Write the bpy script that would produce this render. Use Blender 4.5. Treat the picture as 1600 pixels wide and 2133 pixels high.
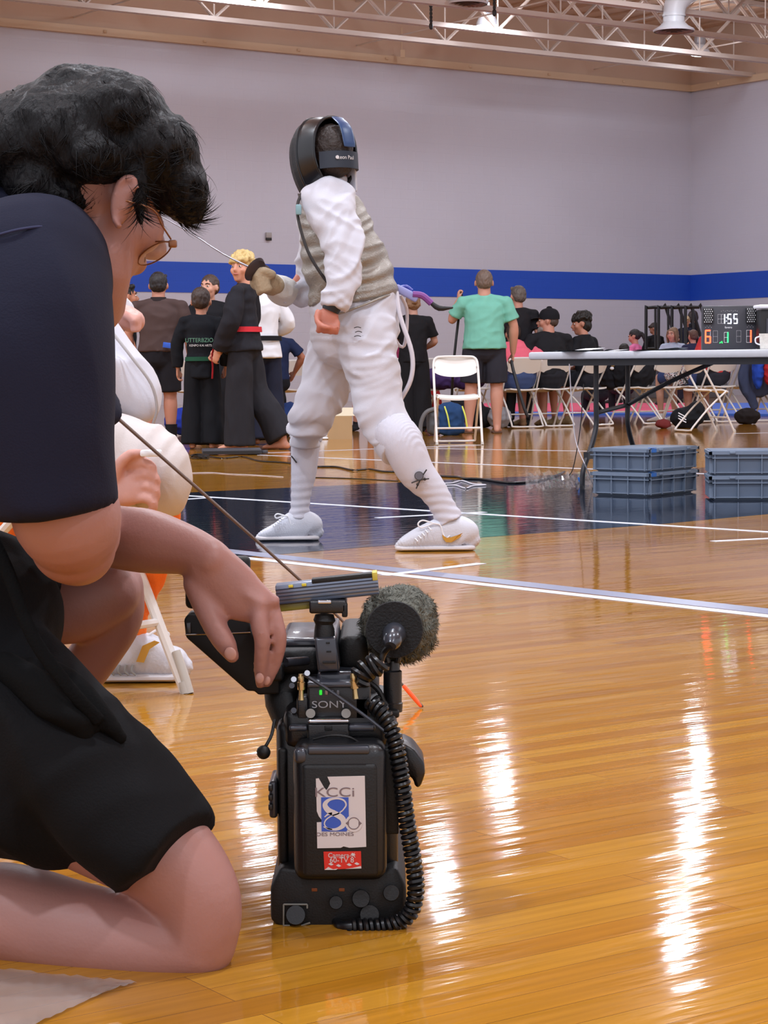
import bpy, bmesh, math, random
import numpy as np
from mathutils import Vector, Matrix, noise

for o in list(bpy.data.objects):
    bpy.data.objects.remove(o)
SC = bpy.context.scene
COL = SC.collection
PI = math.pi
random.seed(7)

# ---------------------------------------------------------------- camera
FPX, CX, CY = 4300.0, 800.0, 1066.5
CAMZ = 0.70
PITCH, ROLL = math.radians(4.0), math.radians(-0.46)
cam_d = bpy.data.cameras.new('camera')
cam = bpy.data.objects.new('camera', cam_d)
COL.objects.link(cam)
RCAM = (Matrix.Rotation(PI/2 - PITCH, 3, 'X') @ Matrix.Rotation(ROLL, 3, 'Z'))
cam.matrix_world = Matrix.Translation((0, 0, CAMZ)) @ RCAM.to_4x4()
cam_d.sensor_fit = 'AUTO'
cam_d.sensor_width = 36.0
cam_d.lens = FPX/2133*36
cam_d.clip_start = 0.05
cam_d.clip_end = 300
SC.camera = cam

# ---------------------------------------------------------------- world, exposure
w = bpy.data.worlds.new('world'); SC.world = w; w.use_nodes = True
bg = w.node_tree.nodes['Background']
bg.inputs[0].default_value = (0.84, 0.83, 0.90, 1)
bg.inputs[1].default_value = 1.15
SC.view_settings.view_transform = 'Standard'
SC.view_settings.look = 'None'
SC.view_settings.gamma = 1.0
SC.view_settings.exposure = 0.0
SC.view_settings.use_curve_mapping = False
SC.cycles.max_bounces = 6
SC.cycles.diffuse_bounces = 3
SC.cycles.glossy_bounces = 3
SC.cycles.transmission_bounces = 4
SC.cycles.transparent_max_bounces = 8
SC.cycles.caustics_reflective = False
SC.cycles.caustics_refractive = False
SC.cycles.sample_clamp_indirect = 6.0

def ray(px, py):
    return RCAM @ Vector(((px-CX)/FPX, -(py-CY)/FPX, -1.0))
def at(px, py, Y):                       # the point seen at a pixel, Y metres ahead
    d = ray(px, py); return Vector((0, 0, CAMZ)) + d*(Y/d.y)
def at_z(px, py, z):                     # the point seen at a pixel on a level plane
    d = ray(px, py); return Vector((0, 0, CAMZ)) + d*((z-CAMZ)/d.z)
def fl(px, py): return at_z(px, py, 0.0)

PW = 0.42
UP = 0.48
V3 = Vector
def disc_lamp(name, loc, r, power, color=(0.82, 0.89, 1.0)):
    l = bpy.data.lights.new(name, 'AREA'); l.shape = 'DISK'; l.size = 2*r
    power *= PW; l.energy = power; l.color = color
    o = bpy.data.objects.new(name, l); COL.objects.link(o); o.location = loc
    # the prismatic glass of a high bay lamp also throws light sideways and up
    g = bpy.data.lights.new(name + '_uplight', 'POINT'); g.energy = power*UP; g.color = color
    g.shadow_soft_size = 0.15
    q = bpy.data.objects.new(name + '_uplight', g); COL.objects.link(q); q.location = V3(loc) + V3((0, 0, 0.3))
    return o

# high bay lamps of the hall: three in view, others glare on the floor or light the near half, some are added unseen fill
LAMP_Z = 7.45
LAMPS_SEEN = [(1015, 52), (1458, 112), (500, 3)]
LAMP_POS = [at_z(px, py, LAMP_Z) for px, py in LAMPS_SEEN]
def from_glare(px, py):                  # where a lamp hangs whose mirror image is on the floor
    d = ray(px, py); t = (LAMP_Z + CAMZ)/(-d.z)
    return Vector((d.x*t, d.y*t, LAMP_Z))
for p in LAMP_POS:
    disc_lamp('high_bay_or_fill_light', p - Vector((0, 0, 0.02)), 0.19, 620)
for px, py in [(545, 1700), (1045, 1625), (1462, 1580), (1440, 1725), (1412, 1930), (920, 1815)]:
    disc_lamp('high_bay_or_fill_light', from_glare(px, py), 0.15, 250)
for x, y in [(5, 14), (9.5, 17.5), (-1.5, 15), (-6.5, 15.5), (2.5, 18.2), (-7, 9), (0, 9), (7, 8), (-9, 17), (13, 20), (-3, -2), (4, -3), (-15, 25), (-2.2, 3.0), (2.0, 3.4), (15, 30)]:  # leading entries are unseen fill lamps, added to brighten the chair row
    disc_lamp('high_bay_or_fill_light', (x, y, LAMP_Z), 0.22, 520)
# big spill on the middle of the end wall, as from the bright wash lamps
# ---------------------------------------------------------------- materials
def lin(h):
    h = h.lstrip('#'); h = h if len(h) == 6 else ''.join(c*2 for c in h)
    v = [int(h[i:i+2], 16)/255 for i in (0, 2, 4)]
    return tuple((c/12.92 if c <= 0.04045 else ((c+0.055)/1.055)**2.4) for c in v) + (1,)
def mat(name, col, rough=0.6, metal=0.0, bump=0.0, bscale=60, var=0.0, vscale=8, coat=0.0, sss=0.0, spec=0.5, stretch=None, sheen=0.0):
    m = bpy.data.materials.new(name); m.use_nodes = True
    nt = m.node_tree; b = nt.nodes['Principled BSDF']
    c = lin(col) if isinstance(col, str) else col
    b.inputs['Base Color'].default_value = c
    b.inputs['Roughness'].default_value = rough
    b.inputs['Metallic'].default_value = metal
    b.inputs['Specular IOR Level'].default_value = spec
    b.inputs['Coat Weight'].default_value = coat
    b.inputs['Coat Roughness'].default_value = 0.1
    b.inputs['Sheen Weight'].default_value = sheen
    if sss:
        b.inputs['Subsurface Weight'].default_value = sss
        b.inputs['Subsurface Radius'].default_value = (0.02, 0.008, 0.004)
        b.inputs['Subsurface Scale'].default_value = 0.6
    tc = nt.nodes.new('ShaderNodeTexCoord')
    src = tc.outputs['Object']
    if stretch:
        mp = nt.nodes.new('ShaderNodeMapping'); mp.inputs['Scale'].default_value = stretch
        nt.links.new(src, mp.inputs['Vector']); src = mp.outputs['Vector']
    if var:
        n = nt.nodes.new('ShaderNodeTexNoise'); n.inputs['Scale'].default_value = vscale
        n.inputs['Detail'].default_value = 5
        nt.links.new(src, n.inputs['Vector'])
        mx = nt.nodes.new('ShaderNodeMix'); mx.data_type = 'RGBA'
        mx.inputs['A'].default_value = tuple(max(0, x*(1-var)) for x in c[:3]) + (1,)
        mx.inputs['B'].default_value = tuple(min(1, x*(1+var)) for x in c[:3]) + (1,)
        nt.links.new(n.outputs['Fac'], mx.inputs['Factor'])
        nt.links.new(mx.outputs['Result'], b.inputs['Base Color'])
    if bump:
        n = nt.nodes.new('ShaderNodeTexNoise'); n.inputs['Scale'].default_value = bscale
        n.inputs['Detail'].default_value = 4
        nt.links.new(src, n.inputs['Vector'])
        bp = nt.nodes.new('ShaderNodeBump'); bp.inputs['Strength'].default_value = bump
        bp.inputs['Distance'].default_value = 0.01
        nt.links.new(n.outputs['Fac'], bp.inputs['Height'])
        nt.links.new(bp.outputs['Normal'], b.inputs['Normal'])
    return m
def emit(name, col, strength):
    m = bpy.data.materials.new(name); m.use_nodes = True
    b = m.node_tree.nodes['Principled BSDF']
    b.inputs['Base Color'].default_value = (0.02, 0.02, 0.02, 1)
    b.inputs['Emission Color'].default_value = lin(col)
    b.inputs['Emission Strength'].default_value = strength
    return m

# ---------------------------------------------------------------- objects
ROOTM = {}
def wm(o):
    m = Matrix.Identity(4)
    while o is not None:
        m = o.matrix_basis @ m; o = o.parent
    return m
def thing(name, label, cat, loc=(0, 0, 0), rz=0, group=None):
    o = bpy.data.objects.new(name, None); COL.objects.link(o)
    o.empty_display_size = 0.1
    o.location = loc; o.rotation_euler = (0, 0, rz)
    o['label'] = label; o['category'] = cat
    if group: o['group'] = group
    return o
def tag(o, label, cat, group=None, kind=None):
    o['label'] = label; o['category'] = cat
    if group: o['group'] = group
    if kind: o['kind'] = kind
    return o
def link(name, me, m, parent=None, world=False, smooth=True):
    if m is not None: me.materials.append(m)
    if smooth and len(me.polygons):
        me.polygons.foreach_set('use_smooth', [True]*len(me.polygons))
    o = bpy.data.objects.new(name, me); COL.objects.link(o)
    if parent is not None:
        o.parent = parent
        if world: me.transform(wm(parent).inverted())
    return o
def dup(root, loc, rz, label=None, group=None):
    r = root.copy(); COL.objects.link(r); r.location = loc; r.rotation_euler = (0, 0, rz)
    if label: r['label'] = label
    if group: r['group'] = group
    for ch in list(root.children):
        c = ch.copy(); COL.objects.link(c); c.parent = r
        for g in list(ch.children):
            d = g.copy(); COL.objects.link(d); d.parent = c
    return r

V = Vector
def catmull(P, k):
    P = [np.array(p, float) for p in P]
    if len(P) < 3 or k < 2: 
        out = []
        for a, b in zip(P[:-1], P[1:]):
            for i in range(k): out.append(a + (b-a)*i/k)
        return out + [P[-1]]
    Q = [2*P[0]-P[1]] + P + [2*P[-1]-P[-2]]
    out = []
    for i in range(1, len(Q)-2):
        a, b, c, d = Q[i-1], Q[i], Q[i+1], Q[i+2]
        for j in range(k):
            t = j/k
            out.append(0.5*((2*b)+(c-a)*t+(2*a-5*b+4*c-d)*t*t+(3*b-a-3*c+d)*t**3))
    return out + [P[-1]]

class Mesh:
    def __init__(s): s.v = []; s.f = []
    def add(s, v, f):
        n = len(s.v); s.v += [tuple(x) for x in v]; s.f += [tuple(i+n for i in q) for q in f]
        return s
    def xf(s, M):
        s.v = [tuple(M @ V(p)) for p in s.v]; return s
    def join(s, o): return s.add(o.v, o.f)
    def box(s, c, d, M=None):
        x, y, z = d[0]/2, d[1]/2, d[2]/2
        v = [V((i*x, j*y, k*z)) for i in (-1, 1) for j in (-1, 1) for k in (-1, 1)]
        if M is not None: v = [M @ p for p in v]
        v = [p + V(c) for p in v]
        return s.add(v, [(0, 1, 3, 2), (4, 6, 7, 5), (0, 4, 5, 1), (2, 3, 7, 6), (0, 2, 6, 4), (1, 5, 7, 3)])
    def bbox(s, c, d, r=0.01, M=None, seg=2):      # box with rounded edges
        bm = bmesh.new(); bmesh.ops.create_cube(bm, size=1)
        for q in bm.verts: q.co = V((q.co.x*d[0], q.co.y*d[1], q.co.z*d[2]))
        bmesh.ops.bevel(bm, geom=list(bm.edges), offset=min(r, min(d)*0.49), segments=seg, affect='EDGES', profile=0.5)
        bm.verts.index_update()
        v = [(M @ q.co if M is not None else q.co) + V(c) for q in bm.verts]
        f = [[q.index for q in fc.verts] for fc in bm.faces]
        bm.free(); return s.add(v, f)
    def ell(s, c, r, M=None, nu=18, nv=12):
        v = []; f = []
        if isinstance(r, (int, float)): r = (r, r, r)
        v.append(V((0, 0, r[2])))
        for j in range(1, nv):
            a = PI*j/nv
            for i in range(nu):
                b = 2*PI*i/nu
                v.append(V((r[0]*math.sin(a)*math.cos(b), r[1]*math.sin(a)*math.sin(b), r[2]*math.cos(a))))
        v.append(V((0, 0, -r[2])))
        for i in range(nu): f.append((0, 1+i, 1+(i+1) % nu))
        for j in range(nv-2):
            for i in range(nu):
                a = 1+j*nu+i; b = 1+j*nu+(i+1) % nu
                f.append((a, a+nu, b+nu, b))
        e = len(v)-1
        for i in range(nu): f.append((e, e-nu+(i+1) % nu, e-nu+i))
        if M is not None: v = [M @ p for p in v]
        return s.add([p+V(c) for p in v], f)
    def loft(s, P, R, side=None, n=16, k=1, caps='rr', sq=2.0):
        """tube through P; R = radius or (across, through) at every point; caps r=round f=flat o=open"""
        R = [(r, r) if isinstance(r, (int, float)) else tuple(r) for r in R]
        if k > 1:
            Q = catmull([list(p)+list(r) for p, r in zip(P, R)], k)
            P = [V(q[:3]) for q in Q]; R = [(max(q[3], 1e-4), max(q[4], 1e-4)) for q in Q]
        else: P = [V(p) for p in P]
        T = []
        for i in range(len(P)):
            t = P[min(i+1, len(P)-1)] - P[max(i-1, 0)]
            T.append(t.normalized() if t.length > 1e-9 else V((0, 0, 1)))
        if side is None:
            side = V((1, 0, 0)) if abs(T[0].x) < 0.8 else V((0, 1, 0))
        side = V(side)
        st = []
        sd = side
        for i, (p, t, r) in enumerate(zip(P, T, R)):
            a = sd - t*sd.dot(t)
            if a.length < 1e-6: a = t.orthogonal()
            a.normalize(); sd = a; st.append((p, t, r, a))
        def rounded(e, sgn):
            p, t, r, a = e; m = min(r); out = []
            for q in (0.35, 0.65, 0.86, 0.97):
                out.append((p + t*sgn*m*q, t, (r[0]*math.sqrt(1-q*q), r[1]*math.sqrt(1-q*q)), a))
            return out
        if caps[0] == 'r': st = rounded(st[0], -1)[::-1] + st
        if caps[1] == 'r': st = st + rounded(st[-1], 1)
        v = []; f = []
        for p, t, r, a in st:
            b = t.cross(a)
            for i in range(n):
                u = 2*PI*i/n; cu, su = math.cos(u), math.sin(u)
                x = math.copysign(abs(cu)**(2/sq), cu); y = math.copysign(abs(su)**(2/sq), su)
                v.append(p + a*r[0]*x + b*r[1]*y)
        for j in range(len(st)-1):
            for i in range(n):
                q = j*n+i; w_ = j*n+(i+1) % n
                f.append((q, w_, w_+n, q+n))
        if caps[0] != 'o': f.append(tuple(range(n))[::-1])
        if caps[1] != 'o': f.append(tuple(range((len(st)-1)*n, len(st)*n)))
        return s.add(v, f)
    def cap(s, a, b, ra, rb, n=14): return s.loft([a, b], [ra, rb], n=n)
    def rod(s, a, b, r, n=8): return s.loft([a, b], [r, r], n=n, caps='ff')
    def tube(s, P, r, n=8, k=1, caps='ff'):
        return s.loft(P, [r]*len(P), n=n, k=k, caps=caps)
    def prism(s, pts, depth):            # outline of points, extruded along vector
        d = V(depth); n = len(pts)
        v = [V(p) for p in pts] + [V(p)+d for p in pts]
        f = [tuple(range(n))[::-1], tuple(range(n, 2*n))] + [(i, (i+1) % n, (i+1) % n+n, i+n) for i in range(n)]
        return s.add(v, f)
    def me(s, name='m', fix=True):
        m = bpy.data.meshes.new(name); m.from_pydata(s.v, [], s.f); m.update()
        if fix:
            bm = bmesh.new(); bm.from_mesh(m); bmesh.ops.recalc_face_normals(bm, faces=bm.faces)
            bm.to_mesh(m); bm.free()
        return m
    def obj(s, name, m, parent=None, world=False, smooth=True, angle=None):
        me = s.me(name); o = link(name, me, m, parent, world, smooth)
        if smooth: me.set_sharp_from_angle(angle=angle or math.radians(38))
        return o
    def fused(s, name, m, parent=None, world=False, voxel=0.01, smooth=3, disp=None, cut=None):
        me = s.me(name)
        t = bpy.data.objects.new('t', me); COL.objects.link(t)
        md = t.modifiers.new('r', 'REMESH'); md.mode = 'VOXEL'; md.voxel_size = voxel
        dg = bpy.context.evaluated_depsgraph_get()
        m2 = bpy.data.meshes.new_from_object(t.evaluated_get(dg))
        bpy.data.objects.remove(t); bpy.data.meshes.remove(me)
        n = len(m2.vertices)
        co = np.empty(n*3); m2.vertices.foreach_get('co', co); co = co.reshape(-1, 3)
        ed = np.empty(len(m2.edges)*2, dtype=np.int64); m2.edges.foreach_get('vertices', ed); ed = ed.reshape(-1, 2)
        deg = np.bincount(ed.ravel(), minlength=n).astype(float)[:, None]; deg[deg == 0] = 1
        def lap(c):
            a = np.zeros_like(c)
            for q in range(3):
                a[:, q] = np.bincount(ed[:, 0], weights=c[ed[:, 1], q], minlength=n) + np.bincount(ed[:, 1], weights=c[ed[:, 0], q], minlength=n)
            return a/deg
        for _ in range(smooth):
            co += 0.62*(lap(co)-co); co -= 0.0*co
        m2.vertices.foreach_set('co', co.ravel()); m2.update()
        if disp is not None:
            nr = np.empty(n*3); m2.vertex_normals.foreach_get('vector', nr); nr = nr.reshape(-1, 3)
            d = np.array([disp(V(c)) for c in co])
            co = co + nr*d[:, None]
            m2.vertices.foreach_set('co', co.ravel()); m2.update()
        return link(name, m2, m, parent, world)

def folds(amp, f=(8, 8, 8), amp2=0.0, f2=(25, 25, 25), off=0.0):
    def d(p):
        q = V((p.x*f[0]+off, p.y*f[1]+off, p.z*f[2]))
        r = (1-abs(noise.noise(q))*2.2)
        h = amp*(r-0.45)
        if amp2: h += amp2*noise.noise(V((p.x*f2[0], p.y*f2[1]+off, p.z*f2[2])))
        return h
    return d
def grid_faces(nu, nv, wrap=False):
    f = []
    for j in range(nv-1):
        for i in range(nu-(0 if wrap else 1)):
            a = j*nu+i; b = j*nu+(i+1) % nu
            f.append((a, b, b+nu, a+nu))
    return f
def text(s, name, size, m, parent, loc, rot=(PI/2, 0, 0), ext=0.0006, align='CENTER', width=None):
    c = bpy.data.curves.new(name, 'FONT'); c.body = s; c.size = size; c.extrude = ext
    c.align_x = align; c.align_y = 'CENTER'
    t = bpy.data.objects.new(name, c); COL.objects.link(t)
    dg = bpy.context.evaluated_depsgraph_get()
    me = bpy.data.meshes.new_from_object(t.evaluated_get(dg))
    bpy.data.objects.remove(t)
    me.materials.clear()
    if width: me.transform(Matrix.Diagonal((width, 1, 1, 1)))
    o = link(name, me, m, parent, smooth=False)
    o.location = loc; o.rotation_euler = rot
    return o
# ---------------------------------------------------------------- the hall
WA = math.radians(55.0)                               # the end wall runs 55 deg off the view axis
WD = V((math.sin(WA), math.cos(WA), 0))               # along the end wall, to the right
WN = V((-math.cos(WA), math.sin(WA), 0))              # out through the end wall
RD = V((math.cos(WA), -math.sin(WA), 0))              # along the side wall, towards the camera side
YC = 49.0
CRN = at(1440, 187, YC); ZT = CRN.z; CRN = V((CRN.x, CRN.y, 0))
ZD = ZT + 1.35                                        # roof deck
z_st = at(1438, 573, YC).z; z_sb = at(1438, 626.5, YC).z

def wall_mat(name, col, joint=0.35):
    m = mat(name, col, rough=0.55, var=0.05, vscale=0.6)
    nt = m.node_tree; b = nt.nodes['Principled BSDF']
    tc = nt.nodes.new('ShaderNodeTexCoord'); mp = nt.nodes.new('ShaderNodeMapping')
    nt.links.new(tc.outputs['UV'], mp.inputs['Vector'])
    br = nt.nodes.new('ShaderNodeTexBrick'); br.inputs['Scale'].default_value = 1
    br.inputs['Brick Width'].default_value = 0.406; br.inputs['Row Height'].default_value = 0.203
    br.inputs['Mortar Size'].default_value = 0.006; br.inputs['Mortar Smooth'].default_value = 0.4
    nt.links.new(mp.outputs['Vector'], br.inputs['Vector'])
    bp = nt.nodes.new('ShaderNodeBump'); bp.inputs['Strength'].default_value = joint; bp.inputs['Distance'].default_value = 0.004
    bp.invert = True
    nt.links.new(br.outputs['Fac'], bp.inputs['Height']); nt.links.new(bp.outputs['Normal'], b.inputs['Normal'])
    return m
def quad(name, p, m, uv=None, kind='structure', flip=False):
    me = bpy.data.meshes.new(name); me.from_pydata([tuple(q) for q in p], [], [(0, 1, 2, 3)]); me.update()
    l = me.uv_layers.new()
    for i in range(4):
        q = me.loops[i].vertex_index; l.data[i].uv = uv[q] if uv else (0, 0)
    o = link(name, me, m, smooth=False); o['kind'] = kind
    return o
def wallslab(name, a, b, z0, z1, out, m, t=0.2):
    me = Mesh().prism([a+V((0, 0, z0)), b+V((0, 0, z0)), b+V((0, 0, z1)), a+V((0, 0, z1))], out*t)
    L = (b-a).length; u = (b-a).normalized()
    mm = me.me(name)
    l = mm.uv_layers.new()
    for lp in mm.loops:
        c = mm.vertices[lp.vertex_index].co
        l.data[lp.index].uv = ((c-a).dot(u), c.z)
    o = link(name, mm, m, smooth=False); o['kind'] = 'structure'
    return o
M_wall = wall_mat('painted_block', '#cbc8d4')
M_upper = mat('upper_wall_tan', '#cfb09a', rough=0.8, var=0.06, vscale=1.0)
M_blue = wall_mat('blue_stripe', '#1f4fc0', 0.35)
M_trim = mat('steel_angle', '#d8bb9c', rough=0.5)
M_deck = mat('roof_deck', '#d6b49b', rough=0.85, var=0.08, vscale=0.7)
M_steel = mat('joist_paint', '#dccdc4', rough=0.45)
BL = CRN - WD*34
SR = CRN + RD*24
wallslab('wall_back', BL, CRN, -0.2, ZT, WN, M_wall)
wallslab('wall_right', CRN, SR, -0.2, ZT, WD, M_wall)
wallslab('wall_back_upper', BL+WN*0.0, CRN, ZT, ZD, WN, M_upper)
wallslab('wall_right_upper', CRN, SR, ZT, ZD, WD, M_upper)
wallslab('trim_1', BL-WN*0.012, CRN-WN*0.012, z_sb, z_st, WN, M_blue, 0.011)
wallslab('trim_2', CRN-WD*0.012, SR-WD*0.012, z_sb, z_st, WD, M_blue, 0.011)
for nm, a, b, out in (('trim_3', BL, CRN, WN), ('trim_4', CRN, SR, WD)):
    m = Mesh().prism([a+V((0, 0, ZT-0.06)), b+V((0, 0, ZT-0.06)), b+V((0, 0, ZT+0.09)), a+V((0, 0, ZT+0.09))], -out*0.1)
    L = (b-a).length; u = (b-a)/L; i = 1.0
    while i < L:
        m.box(a+u*i+V((0, 0, ZT+0.02))-out*0.11, (0.05, 0.05, 0.05)); i += 2.2
    m.obj(nm, M_trim, smooth=False)['kind'] = 'structure'

# roof deck, ribbed
m = Mesh(); nrib = 110
A0 = CRN + V((0, 0, ZD))
pts = []
for i in range(nrib+1):
    q = A0 - WD*(i*0.33)
    for dz in ((0, 0.05) if i % 2 else (0.05, 0)):
        pts.append((q - WD*(0.0 if dz == (0, 0.05)[i % 2] else 0.001), dz))
v = []; f = []
for q, dz in pts:
    v.append(q + V((0, 0, dz)) + WN*0.2); v.append(q + V((0, 0, dz)) + RD*44)
for i in range(len(pts)-1): f.append((2*i, 2*i+1, 2*i+3, 2*i+2))
m.add(v, f); m.prism([A0+V((0, 0, .12))+WN*.2+WD*.2, A0+V((0, 0, .12))+RD*44+WD*.2, A0+V((0, 0, .12))+RD*44-WD*37, A0+V((0, 0, .12))+WN*.2-WD*37], V((0, 0, .1)))
o = m.obj('ceiling', M_deck, smooth=False); o['kind'] = 'structure'

# floor
def floor_mat(name, painted=None, rough=0.06):
    m = bpy.data.materials.new(name); m.use_nodes = True
    nt = m.node_tree; b = nt.nodes['Principled BSDF']; N = nt.nodes; L = nt.links
    tc = N.new('ShaderNodeTexCoord'); mp = N.new('ShaderNodeMapping')
    mp.vector_type = 'TEXTURE'
    mp.inputs['Rotation'].default_value = (0, 0, PI/2-WA)
    L.new(tc.outputs['Object'], mp.inputs['Vector'])
    if painted is None:
        br = N.new('ShaderNodeTexBrick'); br.inputs['Scale'].default_value = 1
        br.offset_frequency = 3; br.offset = 0.37; br.squash = 1.0
        br.inputs['Brick Width'].default_value = 1.15; br.inputs['Row Height'].default_value = 0.057
        br.inputs['Mortar Size'].default_value = 0.0006; br.inputs['Mortar Smooth'].default_value = 0.2
        br.inputs['Bias'].default_value = -0.1
        br.inputs['Color1'].default_value = lin('#b07c26'); br.inputs['Color2'].default_value = lin('#9a6217')
        br.inputs['Mortar'].default_value = lin('#6e471c')
        L.new(mp.outputs['Vector'], br.inputs['Vector'])
        mg = N.new('ShaderNodeMapping'); mg.inputs['Scale'].default_value = (1.3, 34, 1)
        L.new(mp.outputs['Vector'], mg.inputs['Vector'])
        ng = N.new('ShaderNodeTexNoise'); ng.inputs['Scale'].default_value = 2.0; ng.inputs['Detail'].default_value = 6
        L.new(mg.outputs['Vector'], ng.inputs['Vector'])
        mx = N.new('ShaderNodeMix'); mx.data_type = 'RGBA'; mx.blend_type = 'OVERLAY'; mx.inputs['Factor'].default_value = 0.35
        L.new(br.outputs['Color'], mx.inputs['A']); L.new(ng.outputs['Fac'], mx.inputs['B'])
        L.new(mx.outputs['Result'], b.inputs['Base Color'])
    else:
        b.inputs['Base Color'].default_value = painted
    # surface: every board cups a little, and the varnish pools in long ripples
    sx = N.new('ShaderNodeSeparateXYZ'); L.new(mp.outputs['Vector'], sx.inputs['Vector'])
    mu = N.new('ShaderNodeMath'); mu.operation = 'MULTIPLY'; mu.inputs[1].default_value = 2*PI/0.057
    L.new(sx.outputs['Y'], mu.inputs[0])
    sn = N.new('ShaderNodeMath'); sn.operation = 'SINE'; L.new(mu.outputs[0], sn.inputs[0])
    m1 = N.new('ShaderNodeMapping'); m1.inputs['Scale'].default_value = (2.2, 9, 1); L.new(mp.outputs['Vector'], m1.inputs['Vector'])
    n1 = N.new('ShaderNodeTexNoise'); n1.inputs['Scale'].default_value = 1.6; n1.inputs['Detail'].default_value = 3
    L.new(m1.outputs['Vector'], n1.inputs['Vector'])
    m2 = N.new('ShaderNodeMapping'); m2.inputs['Scale'].default_value = (6, 40, 1); L.new(mp.outputs['Vector'], m2.inputs['Vector'])
    n2 = N.new('ShaderNodeTexNoise'); n2.inputs['Scale'].default_value = 1.5; n2.inputs['Detail'].default_value = 2
    L.new(m2.outputs['Vector'], n2.inputs['Vector'])
    def mul(a, k):
        q = N.new('ShaderNodeMath'); q.operation = 'MULTIPLY'; L.new(a, q.inputs[0]); q.inputs[1].default_value = k; return q.outputs[0]
    def add(a, c):
        q = N.new('ShaderNodeMath'); q.operation = 'ADD'; L.new(a, q.inputs[0]); L.new(c, q.inputs[1]); return q.outputs[0]
    h = add(add(mul(sn.outputs[0], 0.00003), mul(n1.outputs['Fac'], 0.0010)), mul(n2.outputs['Fac'], 0.00022))
    bp = N.new('ShaderNodeBump'); bp.inputs['Strength'].default_value = 1.0; bp.inputs['Distance'].default_value = 1.0
    L.new(h, bp.inputs['Height']); L.new(bp.outputs['Normal'], b.inputs['Normal'])
    b.inputs['Roughness'].default_value = rough
    b.inputs['IOR'].default_value = 1.5
    return m
M_floor = floor_mat('varnished_maple')
M_lane = floor_mat('navy_court_paint', lin('#1d2433'))
quad('floor', [(-30, -3, 0), (32, -3, 0), (32, 62, 0), (-30, 62, 0)], M_floor)
def patch(name, pix, m, z=0.0006, t=None):
    P = [fl(*q) for q in pix]
    g = Mesh().prism([V((p.x, p.y, z-0.0005)) for p in P], V((0, 0, 0.0005)))
    o = g.obj(name, m, smooth=False); o['kind'] = 'structure'
    return o
patch('floor_paint', [(-700, 1078), (1230, 986), (2300, 932), (2300, 1012), (1600, 1071), (1375, 1092), (1000, 1120), (-700, 1262)], M_lane)
M_tape = mat('white_tape', '#d6dcec', rough=0.35)
M_tapeb = mat('blue_edge_tape', '#7f86a0', rough=0.3)
def strip(name, a, b, w_, m=M_tape, z=0.0016):
    A = fl(*a); B = fl(*b); d = (B-A).normalized(); n = V((-d.y, d.x, 0))*w_/2
    g = Mesh().prism([A-n+V((0, 0, z-.001)), B-n+V((0, 0, z-.001)), B+n+V((0, 0, z-.001)), A+n+V((0, 0, z-.001))], V((0, 0, 0.001)))
    o = g.obj(name, m, smooth=False); o['kind'] = 'structure'
    return o
strip('floor_line', (-500, 1050), (2300, 1362), 0.052)
strip('floor_line', (-500, 1039), (2300, 1352), 0.10, M_tapeb, z=0.0011)
strip('floor_line', (376, 1032), (1800, 1121), 0.05)
strip('floor_line', (540, 948), (1750, 999), 0.045)
strip('floor_line', (545, 944), (1000, 927), 0.045)
strip('floor_line', (785, 1079), (1010, 1067), 0.045)
strip('floor_line', (1485, 1128), (1700, 1117), 0.045)
strip('floor_line', (800, 1199), (1003, 1174), 0.045)
strip('floor_line', (376, 1041), (450, 1036), 0.045)
strip('floor_line', (1530, 903), (1700, 900), 0.05)
strip('floor_line', (880, 934), (1230, 940), 0.04)

# steel joists along the end wall; bottom chord level with the wall top
def joist(px, py, n):
    p0 = at_z(px, py, ZT+0.05); off = (p0-CRN).dot(WN)          # negative: this side of the wall
    a = CRN + WN*off; a.z = 0
    g = Mesh(); L = 34
    def chord(z, h, w2):
        for s_ in (-1, 1):
            q = a + V((0, 0, z)) + WN*s_*w2
            g.prism([q-WN*.035-V((0, 0, h)), q+WN*.035-V((0, 0, h)), q+WN*.035+V((0, 0, h)), q-WN*.035+V((0, 0, h))], -WD*L)
    chord(ZT+0.10, 0.045, 0.05); chord(ZD-0.06, 0.04, 0.05)
    i = 0.6
    k = 0
    while i < L-3:
        b0 = a + V((0, 0, ZT+0.12)) - WD*i
        t0 = a + V((0, 0, ZD-0.08)) - WD*(i-1.35); t1 = a + V((0, 0, ZD-0.08)) - WD*(i+1.35)
        for t_ in (t0, t1):
            if (t_-CRN).dot(WD) < 0.05:
                for s_ in (-1, 1): g.rod(b0+WN*s_*.03, t_+WN*s_*.03, 0.022, 5)
        g.rod(b0, V((b0.x, b0.y, ZD-0.08)), 0.016, 5)
        i += 2.7
    o = g.obj('ceiling_joist', M_steel, smooth=False); o['kind'] = 'structure'
    return off
offs = [joist(800, 82, 0), joist(800, 45, 1), joist(800, -1, 2), joist(1180, 0, 3)]
for d in (2.7, 5.6):       # two more joists nearer by
    pass
# cross bridging rods between joists
g = Mesh()
for t in (3.0, 9.5, 16.0, 22.5):
    a = CRN - WD*t + V((0, 0, ZD-0.2)); b = a - WN*abs(min(offs)) 
    g.rod(a, b, 0.02, 6)
    g.rod(a-V((0, 0, .9)), b-V((0, 0, .9)), 0.015, 6)
g.obj('ceiling_bridging', M_steel, smooth=False)['kind'] = 'structure'
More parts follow.
